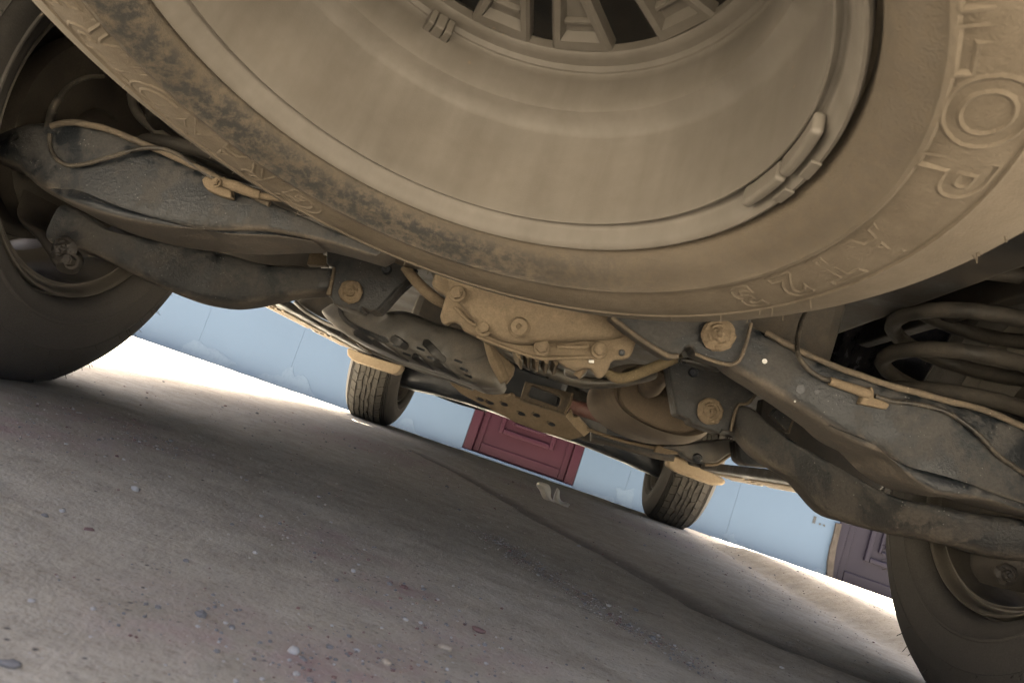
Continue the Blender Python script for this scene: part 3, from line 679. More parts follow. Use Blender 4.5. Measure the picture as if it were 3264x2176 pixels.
# ------------------------------------------------------------------ rear suspension: left side
YR = -.12
arm = loft('rear_control_arm', [(-60, 440, -60, 560, YR, .05), (30, 415, 25, 545, YR, .07), (120, 396, 105, 575, YR, .10), (190, 390, 178, 605, YR, .115), (262, 391, 245, 662, YR, .125), (340, 408, 335, 708, YR, .125), (430, 443, 425, 746, YR, .12), (540, 490, 535, 775, YR, .115), (650, 540, 655, 790, YR, .11), (760, 600, 765, 788, YR, .10), (900, 660, 900, 782, YR, .09), (1080, 740, 1060, 806, YR, .08), (1240, 800, 1220, 850, YR, .07)], M_arm, suv, 5.0, n=40, bump=.0006)
psweep('flange', [(165, 404, YR-.058), (205, 392, YR-.062), (262, 394, YR-.0655), (340, 412, YR-.0655), (430, 447, YR-.063), (540, 494, YR-.0605), (650, 544, YR-.058), (740, 592, YR-.054), (860, 650, YR-.049)], .0045, M_edge, arm, wob=.3)
loft('lower_shell', [(255, 590, 240, 655, YR, .10), (340, 640, 336, 711, YR, .142), (430, 674, 426, 749, YR, .146), (540, 706, 536, 778, YR, .142), (650, 737, 656, 793, YR, .132), (760, 760, 766, 791, YR, .118), (900, 764, 900, 784, YR, .10), (1010, 776, 1010, 794, YR, .07)], M_arm, arm, 4.0, n=36, bump=.001)
psweep('brake_cable', [(158, 428, -.185), (160, 470, -.187), (178, 505, -.188), (212, 526, -.19), (262, 525, -.19), (345, 503, -.192), (430, 478, -.19), (500, 472, -.187), (560, 490, -.184), (620, 530, -.18), (690, 575, -.178), (745, 600, -.178)], .0030, M_hose, suv, wob=.25)
psweep('cable_sheath', [(330, 243, -.10), (285, 246, -.12), (240, 262, -.14), (205, 290, -.15), (185, 320, -.16)], .0034, M_hose, suv)
psweep('cable_sheath', [(190, 312, -.16), (172, 345, -.165), (162, 380, -.168), (156, 418, -.17)], [.0058, .0062, .0064, .0075], M_hose, suv)
psweep('cable_collar', [(135, 417, -.17), (178, 421, -.17)], .0055, M_hose, suv, k=1)
psweep('cable_bracket', [(160, 415, -.168), (208, 418, -.165), (220, 432, -.165), (216, 445, -.165)], .0014, M_edge, suv)
plate('cable_clip', [(642, 572), (655, 560), (690, 575), (715, 560), (735, 600), (738, 632), (700, 622), (660, 605), (648, 590)], -.188, .014, M_tan, suv, .002)
psweep('cable_sheath', [(700, 580, -.195), (745, 592, -.195), (790, 610, -.193), (828, 622, -.19)], [.006, .0075, .007, .0062], M_tan, suv)
psweep('cable_sheath', [(822, 622, -.19), (880, 632, -.185), (960, 640, -.17)], .0045, M_tan, suv)
bolt(690, 583, -.203, 16, M_tan, suv, style='hex')
bolt(97, 425, -.16, 32, M_brown, suv, style='cam')
# hoses and pipes up in the wheel arch
psweep('vent_hose', [(215, 60, .05), (160, 110, .05), (110, 180, .05), (65, 270, .05), (28, 360, .05), (2, 440, .05), (-20, 520, .05)], .0085, M_hose, suv)
psweep('fuel_pipe', [(420, 300, .02), (428, 340, .02), (450, 375, .02), (500, 420, .02), (560, 460, .02)], .008, M_pipe, suv)

def coil(cx, cy, z0, z1, rad, wire, turns, mat, ph=0):
    pts = []
    for i in range(int(turns*20)+1):
        t = i/20; a = 2*PI*t+ph; pts.append(V((cx+rad*math.cos(a), cy+rad*math.sin(a), z0+(z1-z0)*t/turns)))
    return sweep('coil_spring', pts, wire, M_spring, suv, 10, 1)
coil(-.60, .02, .40, .74, .10, .0112, 6.0, M_brown, 2.2); coil(.655, .06, .375, .74, .112, .0125, 5.8, M_brown, 4.2)

# knuckles and joints by the wheels
loft('knuckle', [(90, 590, 205, 590, -.05, .09), (85, 650, 190, 650, -.05, .10), (80, 720, 175, 720, -.06, .10), (120, 770, 240, 775, -.07, .09), (150, 820, 270, 820, -.08, .07), (180, 862, 255, 850, -.08, .05)], M_brown, suv, 2.4, bump=.003)
bolt(205, 795, -.125, 42, M_brown, suv, style='cam'); bolt(232, 835, -.125, 26, M_brown, suv, tall=.9)
loft('knuckle', [(3180, 1690, 3300, 1690, -.05, .09), (3175, 1760, 3290, 1770, -.06, .10), (3160, 1820, 3270, 1840, -.06, .09), (3170, 1870, 3250, 1875, -.06, .06)], M_brown, suv, 2.4, bump=.003)
bolt(3205, 1830, -.115, 36, M_brown, suv, style='cam')

farm = loft('front_control_arm', [(205, 650, 228, 800, -.09, .08), (245, 668, 262, 826, -.07, .09), (290, 702, 296, 822, -.05, .09), (350, 733, 350, 836, -.02, .085), (450, 752, 450, 884, .02, .085), (560, 772, 560, 936, .06, .085), (650, 790, 650, 971, .10, .085), (740, 812, 742, 990, .13, .085), (800, 830, 805, 988, .15, .08), (870, 842, 872, 976, .17, .075), (960, 849, 960, 957, .20, .07), (1070, 853, 1070, 948, .22, .065)], M_arm2, suv, 4.2, n=36, bump=.0006)
plate('filler_panel', [(540, 760), (800, 760), (1010, 770), (1010, 852), (860, 850), (700, 820), (560, 800)], .55, .04, M_brown, suv, .004)  # added dark sheet closing the bright gap between the left arms
plate('filler_panel', [(930, 940), (1080, 935), (1110, 1050), (1060, 1030), (1000, 1000), (955, 972)], 1.02, .04, M_dark, suv, .004)  # added dark sheet covering a bright sliver beside the heat shield
psweep('flange', [(1065, 855, .18), (1058, 890, .18), (1048, 925, .18), (1044, 940, .18)], .003, M_edge, farm)

# subframe brackets, left
br = plate('subframe_bracket', [(1041, 788), (1040, 843), (1062, 850), (1060, 872), (1043, 938), (1058, 955), (1062, 970), (1100, 983), (1145, 995), (1152, 980), (1168, 986), (1176, 994), (1190, 991), (1200, 993), (1225, 966), (1262, 925), (1300, 890), (1320, 840), (1240, 790), (1120, 770)], .185, .06, M_arm2, suv, .004)
bolt(1118, 930, .178, 38, M_tan, br, style='cam'); bolt(1233, 859, .1845, 15, M_black, br, name='dark_hole', style='plug')  # small black plug shape stands for the dark inside an open hole
plate('bracket_flange', [(1063, 850), (1069, 853), (1052, 942), (1043, 938)], .178, .02, M_edge, br, .001)
plate('stiffener', [(977, 843), (992, 783), (1022, 798), (1022, 808), (1041, 815), (1041, 846)], .27, .02, M_tan, suv, .002)
loft('subframe_beam', [(1135, 798, 1140, 812, .0, .05), (1180, 800, 1185, 828, .0, .06), (1228, 812, 1228, 840, .0, .06)], M_tan, suv, 2.4)
loft('subframe_beam', [(1236, 800, 1240, 830, -.02, .05), (1290, 820, 1285, 850, -.02, .06), (1360, 840, 1355, 858, -.02, .06)], M_tan, suv, 2.4)
psweep('vent_pipe', [(1290, 850, .02), (1335, 905, .02), (1380, 946, .02), (1418, 970, .03)], [.0085, .0095, .0095, .008], M_tan, suv)

# ------------------------------------------------------------------ differential
dome = loft('differential_case', [(1400, 880, 1440, 985, .12, .40), (1500, 900, 1510, 1060, .12, .42), (1640, 920, 1640, 1120, .12, .46), (1780, 940, 1790, 1150, .12, .46), (1900, 980, 1910, 1150, .12, .42), (1990, 1010, 1980, 1110, .12, .4)], M_dark, suv, 2.6)
DC = [(1386, 868), (1376, 900), (1380, 918), (1400, 930), (1421, 938), (1412, 970), (1402, 1006), (1406, 1024), (1419, 1036), (1436, 1026), (1455, 1025), (1468, 1036), (1476, 1053), (1500, 1063), (1522, 1073), (1540, 1086), (1600, 1108), (1660, 1126), (1718, 1145), (1772, 1145), (1800, 1166), (1837, 1182), (1851, 1174), (1866, 1171), (1884, 1175), (1893, 1184), (1901, 1196), (1907, 1206), (1920, 1202), (1934, 1188), (1941, 1172), (1948, 1153), (1961, 1144), (1992, 1144), (2008, 1136), (2016, 1122), (2026, 1095), (2033, 1070), (2010, 1010), (1940, 940), (1800, 890), (1600, 850), (1450, 840)]
cover = plate('differential_cover', DC, -.105, .022, M_alu, suv, .004)
def offset_poly(pp, d):
    out = []; n = len(pp)
    for i in range(n):
        a, b, c = V((*pp[i-1], 0)), V((*pp[i], 0)), V((*pp[(i+1) % n], 0))
        t = ((b-a).normalized()+(c-b).normalized()); nn = V((-t.y, t.x, 0)).normalized()
        out.append((b.x+nn.x*d, b.y+nn.y*d))
    return out
dm = loft('domed_cover', [(1425, 868, 1432, 930, -.110, .01), (1470, 850, 1490, 1000, -.112, .035), (1560, 840, 1560, 1076, -.115, .05), (1660, 850, 1655, 1104, -.115, .055), (1770, 870, 1750, 1100, -.115, .055), (1880, 900, 1860, 1092, -.113, .05), (1960, 950, 1950, 1085, -.112, .035), (2005, 1010, 2000, 1070, -.110, .01)], M_alu, cover, 3.5, bump=.001, bs=60)
for bx_, by_, yb in ((1457, 938, -.134), (1543, 1047, -.128), (1910, 1117, -.112), (1727, 1109, -.126)): bolt(bx_, by_, yb, 27, M_alu, cover, tall=.9)
bolt(1655, 1043, -.141, 31, M_alu, cover, name='filler_plug', style='plug')
psweep('cast_rib', [(1452, 980, -.108), (1480, 1010, -.110), (1515, 1035, -.112), (1560, 1025, -.126)], .0028, M_alu, cover); psweep('cast_rib', [(1520, 1071, -.108), (1620, 1111, -.110), (1718, 1141, -.110), (1775, 1141, -.110), (1890, 1138, -.110)], .0026, M_alu, cover)
psweep('cast_rib', [(1775, 1105, -.118), (1850, 1106, -.116), (1875, 1102, -.114)], .0028, M_alu, cover)
bolt(1982, 1124, -.1045, 10, M_black, cover, name='drain_hole', style='plug'); psweep('chip', [(1877, 1151, -.108), (1893, 1152, -.108)], .0022, M_white, cover, k=2)
for q in ((1640, 1115, 1656, 1143), (1676, 1128, 1682, 1140), (1706, 1140, 1712, 1152), (1738, 1146, 1742, 1158), (1770, 1148, 1773, 1164)):
    plate('cooling_fin', [(q[0]-12, q[1]-8), (q[0]+14, q[1]-4), (q[2]+5, q[3]), (q[2]-3, q[3]+1)], -.03, .16, M_tan, dome, .001)
plate('mount_lug', [(1800, 1165), (1880, 1165), (1870, 1190), (1845, 1203), (1830, 1198), (1802, 1188)], -.03, .05, M_pipe, suv, .004); psweep('mount_tip', [(1838, 1200, -.04), (1850, 1185, -.04), (1862, 1170, -.04)], .006, M_tan, suv)

# ------------------------------------------------------------------ rear suspension: right side
arm = loft('rear_control_arm', [(2300, 1000, 2270, 1150, YR, .08), (2350, 1015, 2300, 1190, YR, .085), (2464, 1072, 2405, 1258, YR, .09), (2540, 1112, 2520, 1336, YR, .10), (2636, 1155, 2620, 1408, YR, .11), (2740, 1193, 2722, 1460, YR, .12), (2843, 1227, 2778, 1520, YR, .125), (2900, 1243, 2840, 1560, YR, .13), (2946, 1255, 2905, 1566, YR, .13), (3049, 1282, 3000, 1580, YR, .125), (3153, 1310, 3110, 1613, YR, .12), (3264, 1358, 3230, 1638, YR, .11), (3400, 1420, 3370, 1650, YR, .09)], M_arm, suv, 5.0, n=40, bump=.0006)
rarm = tree_of(arm)
psweep('flange', [(2440, 1060, YR-.046), (2533, 1110, YR-.052), (2636, 1157, YR-.058), (2739, 1195, YR-.063), (2843, 1229, YR-.066), (2946, 1257, YR-.067), (3049, 1284, YR-.065), (3153, 1312, YR-.063), (3264, 1360, YR-.058), (3380, 1410, YR-.05)], .0042, M_edge, arm, wob=.3)
loft('lower_shell', [(2600, 1330, 2580, 1375, YR, .08), (2660, 1362, 2630, 1414, YR, .118), (2740, 1395, 2724, 1463, YR, .138), (2800, 1440, 2776, 1523, YR, .146), (2880, 1478, 2842, 1563, YR, .152), (2950, 1497, 2907, 1571, YR, .15), (3049, 1527, 3002, 1585, YR, .144), (3153, 1567, 3112, 1617, YR, .136), (3264, 1602, 3232, 1642, YR, .124), (3380, 1622, 3370, 1654, YR, .09)], M_arm, arm, 4.0, n=36, bump=.001)
def disc_on(bvh, px, py, rpx, mat, name, parent, th=.0012, dome=False):
    p, n_ = hit(bvh, px, py)
    if p is None: return
    r_ = rpx*(p-CAM).dot(fw)/FPX
    g = prism(12, r_, -.003, th); M = frame_to(n_, p)
    return mesh_obj(name, [M @ V(q) for q in g[0]], g[1], mat, parent, 0)
disc_on(rarm, 2551, 1241, 14, M_black, 'hole', arm); disc_on(rarm, 2603, 1249, 7, M_black, 'hole', arm); disc_on(rarm, 2437, 1151, 8, M_white, 'bird_dropping', arm); disc_on(rarm, 2534, 1278, 3, M_white, 'bird_dropping', arm)
psweep('brake_cable', [(2570, 990, -.06), (2556, 1020, -.10), (2546, 1060, -.14), (2541, 1095, -.17), (2546, 1135, -.185), (2572, 1172, -.188), (2610, 1200, -.188), (2650, 1214, -.188)], .0033, M_hose, suv)
psweep('cable_sheath', [(2645, 1214, -.19), (2700, 1232, -.19), (2748, 1248, -.19), (2772, 1256, -.19)], [.0055, .006, .0068, .006], M_tan, suv)
plate('cable_clip', [(2752, 1258), (2766, 1240), (2780, 1230), (2788, 1246), (2786, 1268), (2812, 1275), (2838, 1288), (2828, 1304), (2806, 1300), (2740, 1286), (2745, 1276)], -.19, .014, M_tan, suv, .002)
psweep('brake_cable', [(2790, 1262, -.188), (2840, 1278, -.188), (2900, 1284, -.188), (2980, 1300, -.19), (3040, 1325, -.19), (3090, 1360, -.19), (3135, 1400, -.19), (3175, 1445, -.188), (3230, 1485, -.186), (3300, 1530, -.18)], .0032, M_hose, suv, wob=.25)

br = plate('subframe_bracket', [(1940, 1000), (1952, 1012), (2034, 1073), (2075, 1101), (2120, 1131), (2150, 1138), (2163, 1133), (2176, 1120), (2182, 1108), (2193, 1102), (2208, 1105), (2216, 1126), (2255, 1142), (2296, 1155), (2327, 1161), (2345, 1156), (2357, 1146), (2368, 1122), (2382, 1078), (2393, 1030), (2400, 1000), (2300, 960), (2100, 960)], -.175, .05, M_arm2, suv, .003)
psweep('bracket_flange', [(2216, 1128, -.182), (2255, 1144, -.182), (2296, 1157, -.182), (2327, 1162, -.182), (2347, 1156, -.182), (2359, 1144, -.182), (2370, 1120, -.182), (2383, 1078, -.182), (2394, 1030, -.182)], .0024, M_edge, br)
psweep('bracket_flange', [(1950, 1012, -.182), (2034, 1075, -.182), (2090, 1112, -.182), (2135, 1135, -.182), (2162, 1134, -.182)], .0036, M_edge, br)
bolt(2289, 1068, -.182, 54, M_tan, br, style='cam')
br = plate('subframe_bracket', [(2127, 1150), (2170, 1140), (2300, 1180), (2360, 1215), (2410, 1256), (2398, 1270), (2382, 1284), (2366, 1287), (2355, 1289), (2345, 1305), (2339, 1320), (2328, 1376), (2315, 1374), (2303, 1371), (2297, 1384), (2250, 1368), (2203, 1351), (2200, 1338), (2157, 1322), (2143, 1240)], .185, .06, M_arm2, suv, .004)
bolt(2263, 1311, .178, 42, M_tan, br, style='cam'); bolt(2210, 1187, .1845, 14, M_black, br, name='dark_hole', style='plug')  # black plug shape again paints the darkness of an open hole
psweep('bracket_flange', [(2410, 1258, .178), (2384, 1285, .178), (2356, 1290, .178), (2342, 1318, .178), (2329, 1374, .178)], .0028, M_edge, br)
loft('bracket_lip', [(2168, 1140, 2168, 1160, .05, .03), (2200, 1138, 2205, 1170, .05, .035), (2250, 1155, 2250, 1184, .05, .035), (2290, 1170, 2285, 1188, .05, .03)], M_pipe, suv, 3)
farm = loft('front_control_arm', [(2335, 1285, 2325, 1385, .22, .065), (2400, 1300, 2380, 1450, .20, .07), (2450, 1345, 2440, 1492, .18, .075), (2520, 1395, 2502, 1532, .15, .08), (2600, 1440, 2590, 1630, .11, .085), (2690, 1490, 2672, 1660, .07, .085), (2790, 1550, 2775, 1688, .02, .085), (2890, 1590, 2880, 1706, -.02, .085), (3000, 1610, 2985, 1730, -.05, .085), (3120, 1635, 3105, 1764, -.07, .085), (3264, 1655, 3262, 1775, -.09, .08), (3380, 1690, 3380, 1790, -.1, .07)], M_arm2, suv, 4.2, n=36, bump=.0006)
plate('filler_panel', [(2430, 1270), (2560, 1300), (2760, 1430), (2830, 1540), (2800, 1570), (2700, 1510), (2600, 1460), (2500, 1400), (2420, 1340)], .55, .04, M_dark, suv, .004)  # added dark sheet closing the bright gap between the right arms
plate('stop_plate', [(2458, 1322), (2476, 1298), (2532, 1338), (2516, 1381), (2506, 1374)], .19, .02, M_arm2, suv, .002); plate('stop_edge', [(2527, 1337), (2533, 1340), (2517, 1382), (2511, 1378)], .186, .02, M_edge, suv, .001)

# ------------------------------------------------------------------ tubes across the middle
loft('anti_roll_bar', [(1560, 1062, 1560, 1096, .34, .03), (1620, 1105, 1610, 1140, .34, .03), (1690, 1140, 1680, 1180, .34, .032), (1760, 1165, 1748, 1208, .34, .034), (1850, 1195, 1842, 1236, .34, .036), (1930, 1202, 1930, 1240, .34, .036), (2020, 1190, 2030, 1226, .34, .034), (2100, 1166, 2110, 1202, .34, .03), (2170, 1140, 2185, 1170, .34, .03)], M_pipe, suv, 2)
psweep('breather_tube', [(1935, 1185, .12), (1960, 1202, .12), (2000, 1202, .12), (2050, 1184, .12), (2110, 1160, .12), (2170, 1132, .12)], [.007, .0095, .0095, .0095, .0095, .0095], M_tanpipe, suv)
psweep('pinion_bracket', [(1550, 1080, .28), (1580, 1150, .28), (1610, 1215, .28)], [.012, .022, .018], M_tan, suv, squash=.6)
plate('bracket_tongue', [(1555, 1088), (1580, 1110), (1640, 1165), (1635, 1190), (1612, 1222), (1590, 1190)], .45, .05, M_tan, suv, .004)

# ------------------------------------------------------------------ exhaust and heat shields
def surf_strip(name, pp, w, h, mat, parent, bvh=None, lift=.0):
    """low ribbon that follows the surface"""
    Q = smooth_path([(*q, 0) for q in pp], 5); L = []
    for q in Q:
        p, n_ = hit(bvh or st_, q[0], q[1])
        if p is not None: L.append((p, n_))
    vs, fs = [], []
    for i, (p, n_) in enumerate(L):
        t = (L[min(i+1, len(L)-1)][0]-L[max(i-1, 0)][0]).normalized(); sd = n_.cross(t).normalized()
        en = .35 if i in (0, len(L)-1) else 1
        for a, b in ((-1, -.002), (-.8, h*.8), (0, h), (.8, h*.8), (1, -.002)): vs.append(p+sd*a*w*en+n_*(b+lift))
    for i in range(len(L)-1):
        for j in range(4): fs.append((i*5+j, i*5+j+1, i*5+j+6, i*5+j+5))
    return mesh_obj(name, vs, fs, mat, parent, 50) if len(L) > 1 else None
def press(o, lines):
    """beads and flutes pressed into a sheet: (px polyline, half width px, depth) - negative depth stands proud"""
    for v in o.data.vertices:
        d = v.co-CAM; z = d.dot(fw); x = 1632+FPX*d.dot(rt)/z; y = 1088-FPX*d.dot(up)/z; e = 0
        for pl, wd, dp in lines:
            b = 1e9
            for (ax, ay), (bx_, by_) in zip(pl[:-1], pl[1:]):
                t = max(0, min(1, ((x-ax)*(bx_-ax)+(y-ay)*(by_-ay))/((bx_-ax)**2+(by_-ay)**2))); b = min(b, math.hypot(x-ax-t*(bx_-ax), y-ay-t*(by_-ay)))
            e += dp*math.exp(-(b/wd)**4)
        if e and d.dot(v.normal) < 0: v.co += d.normalized()*e
    o.data.update()
shield = loft('heat_shield', [(1060, 976, 1062, 1006, .70, .10), (1082, 972, 1095, 1042, .72, .26), (1150, 992, 1138, 1082, .74, .34), (1225, 1000, 1192, 1120, .75, .38), (1300, 994, 1272, 1156, .75, .40), (1385, 1027, 1347, 1186, .75, .40), (1465, 1050, 1437, 1214, .75, .40), (1530, 1075, 1500, 1237, .75, .40), (1565, 1100, 1550, 1256, .75, .38), (1585, 1130, 1600, 1256, .75, .34), (1600, 1180, 1614, 1240, .75, .2)], M_shield, suv, 6.5, n=100, k=12, bump=.0008, bs=10)
press(shield, [([(1234, 1000), (1245, 1030), (1280, 1075), (1330, 1110), (1370, 1140), (1420, 1180), (1480, 1220)], 14, -.007), ([(1385, 1060), (1420, 1100), (1450, 1140), (1490, 1195), (1505, 1232)], 10, -.005)])
st_ = tree_of(shield)
def surf_path(bvh, pp, lift=.002):
    out = []
    for q in pp:
        p, n_ = hit(bvh, *q)
        if p is not None: out.append(p+n_*lift)
    return out
def surf_rib(name, pp, r_, mat, lift=0.0, squash=.6, parent=shield):
    P = smooth_path([(*q, 0) for q in pp], 5); P = surf_path(st_, [(q[0], q[1]) for q in P], lift)
    if len(P) > 2: return sweep(name, P, r_, mat, parent, 8, 1, squash)
surf_strip('seam', [(1083, 980), (1092, 1010), (1122, 1037), (1180, 1064), (1240, 1090)], .006, .003, M_arm2, shield)
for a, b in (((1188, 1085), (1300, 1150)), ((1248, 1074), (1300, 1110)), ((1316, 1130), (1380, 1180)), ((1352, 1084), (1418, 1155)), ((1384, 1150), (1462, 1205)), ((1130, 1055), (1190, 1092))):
    surf_strip('flute', [a, ((a[0]+b[0])/2, (a[1]+b[1])/2), b], .0105, .0012, M_flute, shield, lift=.0016)  # dark raised strips stand in for shaded recesses
for q in ((1155, 1069), (1224, 1076), (1193, 1096), (1265, 1103), (1341, 1112), (1296, 1129), (1375, 1141), (1461, 1151), (1396, 1162), (1479, 1177), (1492, 1198), (1416, 1184), (1506, 1217), (1325, 1147), (1350, 1165), (1430, 1196)):
    surf_strip('slot', [(q[0]-13, q[1]-5), q, (q[0]+13, q[1]+5)], .0035, .0006, M_black, shield)
surf_strip('end_clamp', [(1466, 1143), (1500, 1149), (1540, 1140), (1572, 1120)], .004, .003, M_shield, shield)
loft('rear_tank_edge', [(1060, 1012, 1060, 1020, .80, .05), (1110, 1052, 1106, 1064, .80, .06), (1170, 1096, 1160, 1112, .82, .06), (1230, 1126, 1222, 1142, .84, .06), (1290, 1150, 1282, 1164, .86, .06), (1370, 1180, 1360, 1194, .88, .06), (1440, 1206, 1436, 1218, .9, .06), (1510, 1236, 1506, 1246, .92, .06)], M_shield, suv, 2.4)
psweep('shield_strap', [(941, 962, 1.0), (965, 985, 1.0), (1000, 1008, 1.0), (1040, 1030, .98), (1090, 1050, .95), (1130, 1068, .9)], .010, M_shield, suv, squash=.6)
psweep('wire_clip', [(1105, 1060, .7), (1118, 1080, .7), (1150, 1100, .7), (1185, 1125, .7)], .0018, M_edge, suv)
# oval silencer lying along the vehicle
def silencer():
    rows = []; n = 40
    prof = [(.53, .30), (.53, .68), (.535, .73), (.52, .76), (.505, .79), (.502, .81), (.51, .825), (.54, .87), (.60, .95), (.68, 1.0), (.98, 1.0), (1.03, .95), (1.06, .8), (1.07, .4)]
    vs, fs = [], []; c0 = V((.290, 0, .352)); ax, az, tl = .140, .080, R(-3)
    for y, s in prof:
        for i in range(n):
            a = 2*PI*i/n; ex = math.copysign(abs(math.cos(a))**.85, math.cos(a))*ax*s; ez = math.copysign(abs(math.sin(a))**.85, math.sin(a))*az*s
            vs.append(V((c0.x+ex*math.cos(tl)-ez*math.sin(tl), y, c0.z+ex*math.sin(tl)+ez*math.cos(tl))))
    L = len(prof)
    for j in range(L-1):
        for i in range(n): fs.append((j*n+i, j*n+(i+1) % n, (j+1)*n+(i+1) % n, (j+1)*n+i))
    fs.append(tuple(range(n))); fs.append(tuple((L-1)*n+i for i in range(n-1, -1, -1)))
    o = mesh_obj('silencer', vs, fs, M_rust, suv, 35)
    return o
sil = silencer()
psweep('tail_pipe', [(2066, 1236, .54), (2080, 1225, .42), (2100, 1200, .36), (2120, 1170, .33)], [.024, .024, .022, .02], M_rust, suv)
psweep('exhaust_pipe', [(1985, 1330, 1.1), (1930, 1325, 1.25), (1870, 1308, 1.4), (1800, 1285, 1.6)], .026, M_redpipe, suv)
psweep('exhaust_pipe', [(1660, 1255, 1.7), (1560, 1225, 1.7), (1450, 1200, 1.7)], .02, M_dark, suv)

# transmission crossmember with a window, and the perforated skid plate under it
plate('gearbox_mount', [(1674, 1215), (1826, 1251), (1818, 1282), (1799, 1319), (1657, 1272)], 1.15, .05, M_edge, suv, .003, holes=[([(1692, 1231), (1700, 1229), (1781, 1260), (1788, 1268), (1783, 1290), (1776, 1296), (1690, 1266), (1684, 1258)], 0, 0)])
world_box('gearbox_tail', -.16, .10, 1.5, 1.7, .28, .42, M_black, suv, .02)
psweep('mount_rim', [(1826, 1253, 1.145), (1818, 1284, 1.145), (1800, 1318, 1.145)], .004, M_tan, suv); psweep('mount_rim', [(1657, 1273, 1.145), (1730, 1298, 1.145), (1800, 1320, 1.145)], .004, M_edge, suv)
sk = plate('skid_plate', [(1426, 1209), (1446, 1213), (1500, 1231), (1562, 1252), (1617, 1262), (1626, 1257), (1636, 1260), (1640, 1268), (1796, 1318), (1808, 1326), (1818, 1306), (1827, 1331), (1841, 1331), (1880, 1374), (1860, 1390), (1815, 1404), (1720, 1376), (1641, 1346), (1590, 1318), (1538, 1291), (1472, 1257), (1440, 1228)], V((0, 1.45, .25)), .012, M_tan, suv, .003, n=(0, .62, .78))
stt = tree_of(sk)
for q in ((1562, 1283), (1607, 1287), (1662, 1318), (1710, 1322), (1758, 1351), (1530, 1272)):
    p, n_ = hit(stt, *q)
    if p is None: continue
    g = prism(10, 1, -.002, .0012); M = frame_to(n_, p)
    mesh_obj('hole', [M @ V((a*.014, b*.009, c)) for a, b, c in g[0]], g[1], M_black, sk, 0)
    mesh_obj('punched_lip', [M @ V((a*.005-.013, b*.005+.006, c*3)) for a, b, c in g[0]], g[1], M_edge, sk, 0)
plate('skid_flange', [(1803, 1326), (1818, 1304), (1828, 1330), (1842, 1330), (1882, 1374), (1862, 1391), (1835, 1364)], 1.22, .012, M_plastic, sk, .001)
loft('gearbox', [(1560, 1190, 1560, 1235, 1.9, .3), (1650, 1170, 1640, 1275, 1.9, .4), (1760, 1180, 1740, 1330, 1.9, .4), (1850, 1230, 1830, 1395, 1.9, .4), (1930, 1290, 1915, 1420, 1.9, .3)], M_dark, suv, 2.6)
# shields on the right
loft('exhaust_shield', [(1885, 1372, 1880, 1405, 1.05, .06), (1960, 1388, 1955, 1425, 1.05, .07), (2030, 1406, 2022, 1445, 1.05, .07), (2100, 1418, 2090, 1462, 1.05, .07), (2150, 1425, 2140, 1470, 1.05, .06)], M_arm2, suv, 2.6)
psweep('shield_edge', [(1870, 1366, 1.0), (1930, 1388, 1.0), (1990, 1406, 1.0), (2050, 1420, 1.0), (2110, 1432, 1.0), (2160, 1440, 1.0)], .008, M_tan, suv, squash=.6)
plate('shield_tip', [(2095, 1418), (2165, 1425), (2178, 1447), (2130, 1448), (2085, 1440)], .98, .02, M_tan, suv, .002)
bk = plate('hanger_bracket', [(2120, 1425), (2178, 1413), (2269, 1402), (2329, 1397), (2348, 1408), (2347, 1447), (2325, 1450), (2300, 1468), (2282, 1478), (2247, 1479), (2212, 1474), (2182, 1455), (2175, 1440)], .85, .07, M_shield, suv, .006)
bolt(2223, 1460, .8495, 14, M_black, bk, name='dark_hole', style='plug'); psweep('bracket_flange', [(2330, 1404, .84), (2300, 1394, .84), (2350, 1415, .84)], .003, M_tan, bk) if False else None  # black plug shape drawn for the dark of the bracket's open hole
plate('hanger_bracket', [(2347, 1400), (2420, 1430), (2470, 1490), (2440, 1492), (2380, 1486), (2355, 1470)], .75, .08, M_arm2, suv, .008)
psweep('bracket_edge', [(2247, 1480, .842), (2282, 1479, .842), (2305, 1466, .842), (2326, 1451, .842), (2346, 1448, .842)], .004, M_tan, suv)

# ------------------------------------------------------------------ front end, seen far under the vehicle
loft('front_crossmember', [(1255, 1160, 1256, 1225, 3.0, .25), (1332, 1150, 1332, 1250, 3.0, .3), (1416, 1160, 1416, 1269, 3.0, .3), (1514, 1180, 1514, 1298, 3.0, .3), (1600, 1220, 1595, 1325, 3.0, .3), (1720, 1260, 1710, 1372, 3.0, .3), (1861, 1300, 1855, 1422, 3.0, .3), (1950, 1330, 1945, 1458, 3.0, .3), (2044, 1370, 2040, 1500, 3.0, .3), (2090, 1390, 2088, 1520, 3.0, .25)], M_black, suv, 4, bump=.004, bs=12)
plate('mud_flap', [(1106, 1112), (1112, 1108), (1155, 1125), (1200, 1140), (1246, 1155), (1281, 1163), (1278, 1175), (1266, 1189), (1251, 1191), (1180, 1168), (1124, 1149), (1107, 1132)], 2.56, .10, M_plastic, suv, .012)
plate('mud_flap', [(2130, 1446), (2180, 1460), (2235, 1488), (2300, 1520), (2316, 1532), (2308, 1546), (2270, 1546), (2215, 1526), (2160, 1506), (2128, 1486)], 2.56, .10, M_plastic, suv, .012)
plate('mud_flap_bracket', [(2185, 1420), (2262, 1462), (2270, 1500), (2200, 1482)], 2.5, .05, M_dark, suv, .006)
for sx in (-1, 1):
    loft_px = None
    sweep('lower_arm', [V((sx*.25, 3.05, .29)), V((sx*.45, 3.02, .275)), V((sx*.68, 3.0, .29))], [.04, .035, .035], M_black, suv, 10, 4)
world_box('under_tray', -.6, .6, 3.3, 3.85, .33, .35, M_black, suv, .01)
world_box('rear_liner', -.95, -.67, -.98, -.50, .5, .78, M_brown, suv, .02); world_box('rear_liner', .67, .95, -.98, -.50, .5, .78, M_brown, suv, .02)
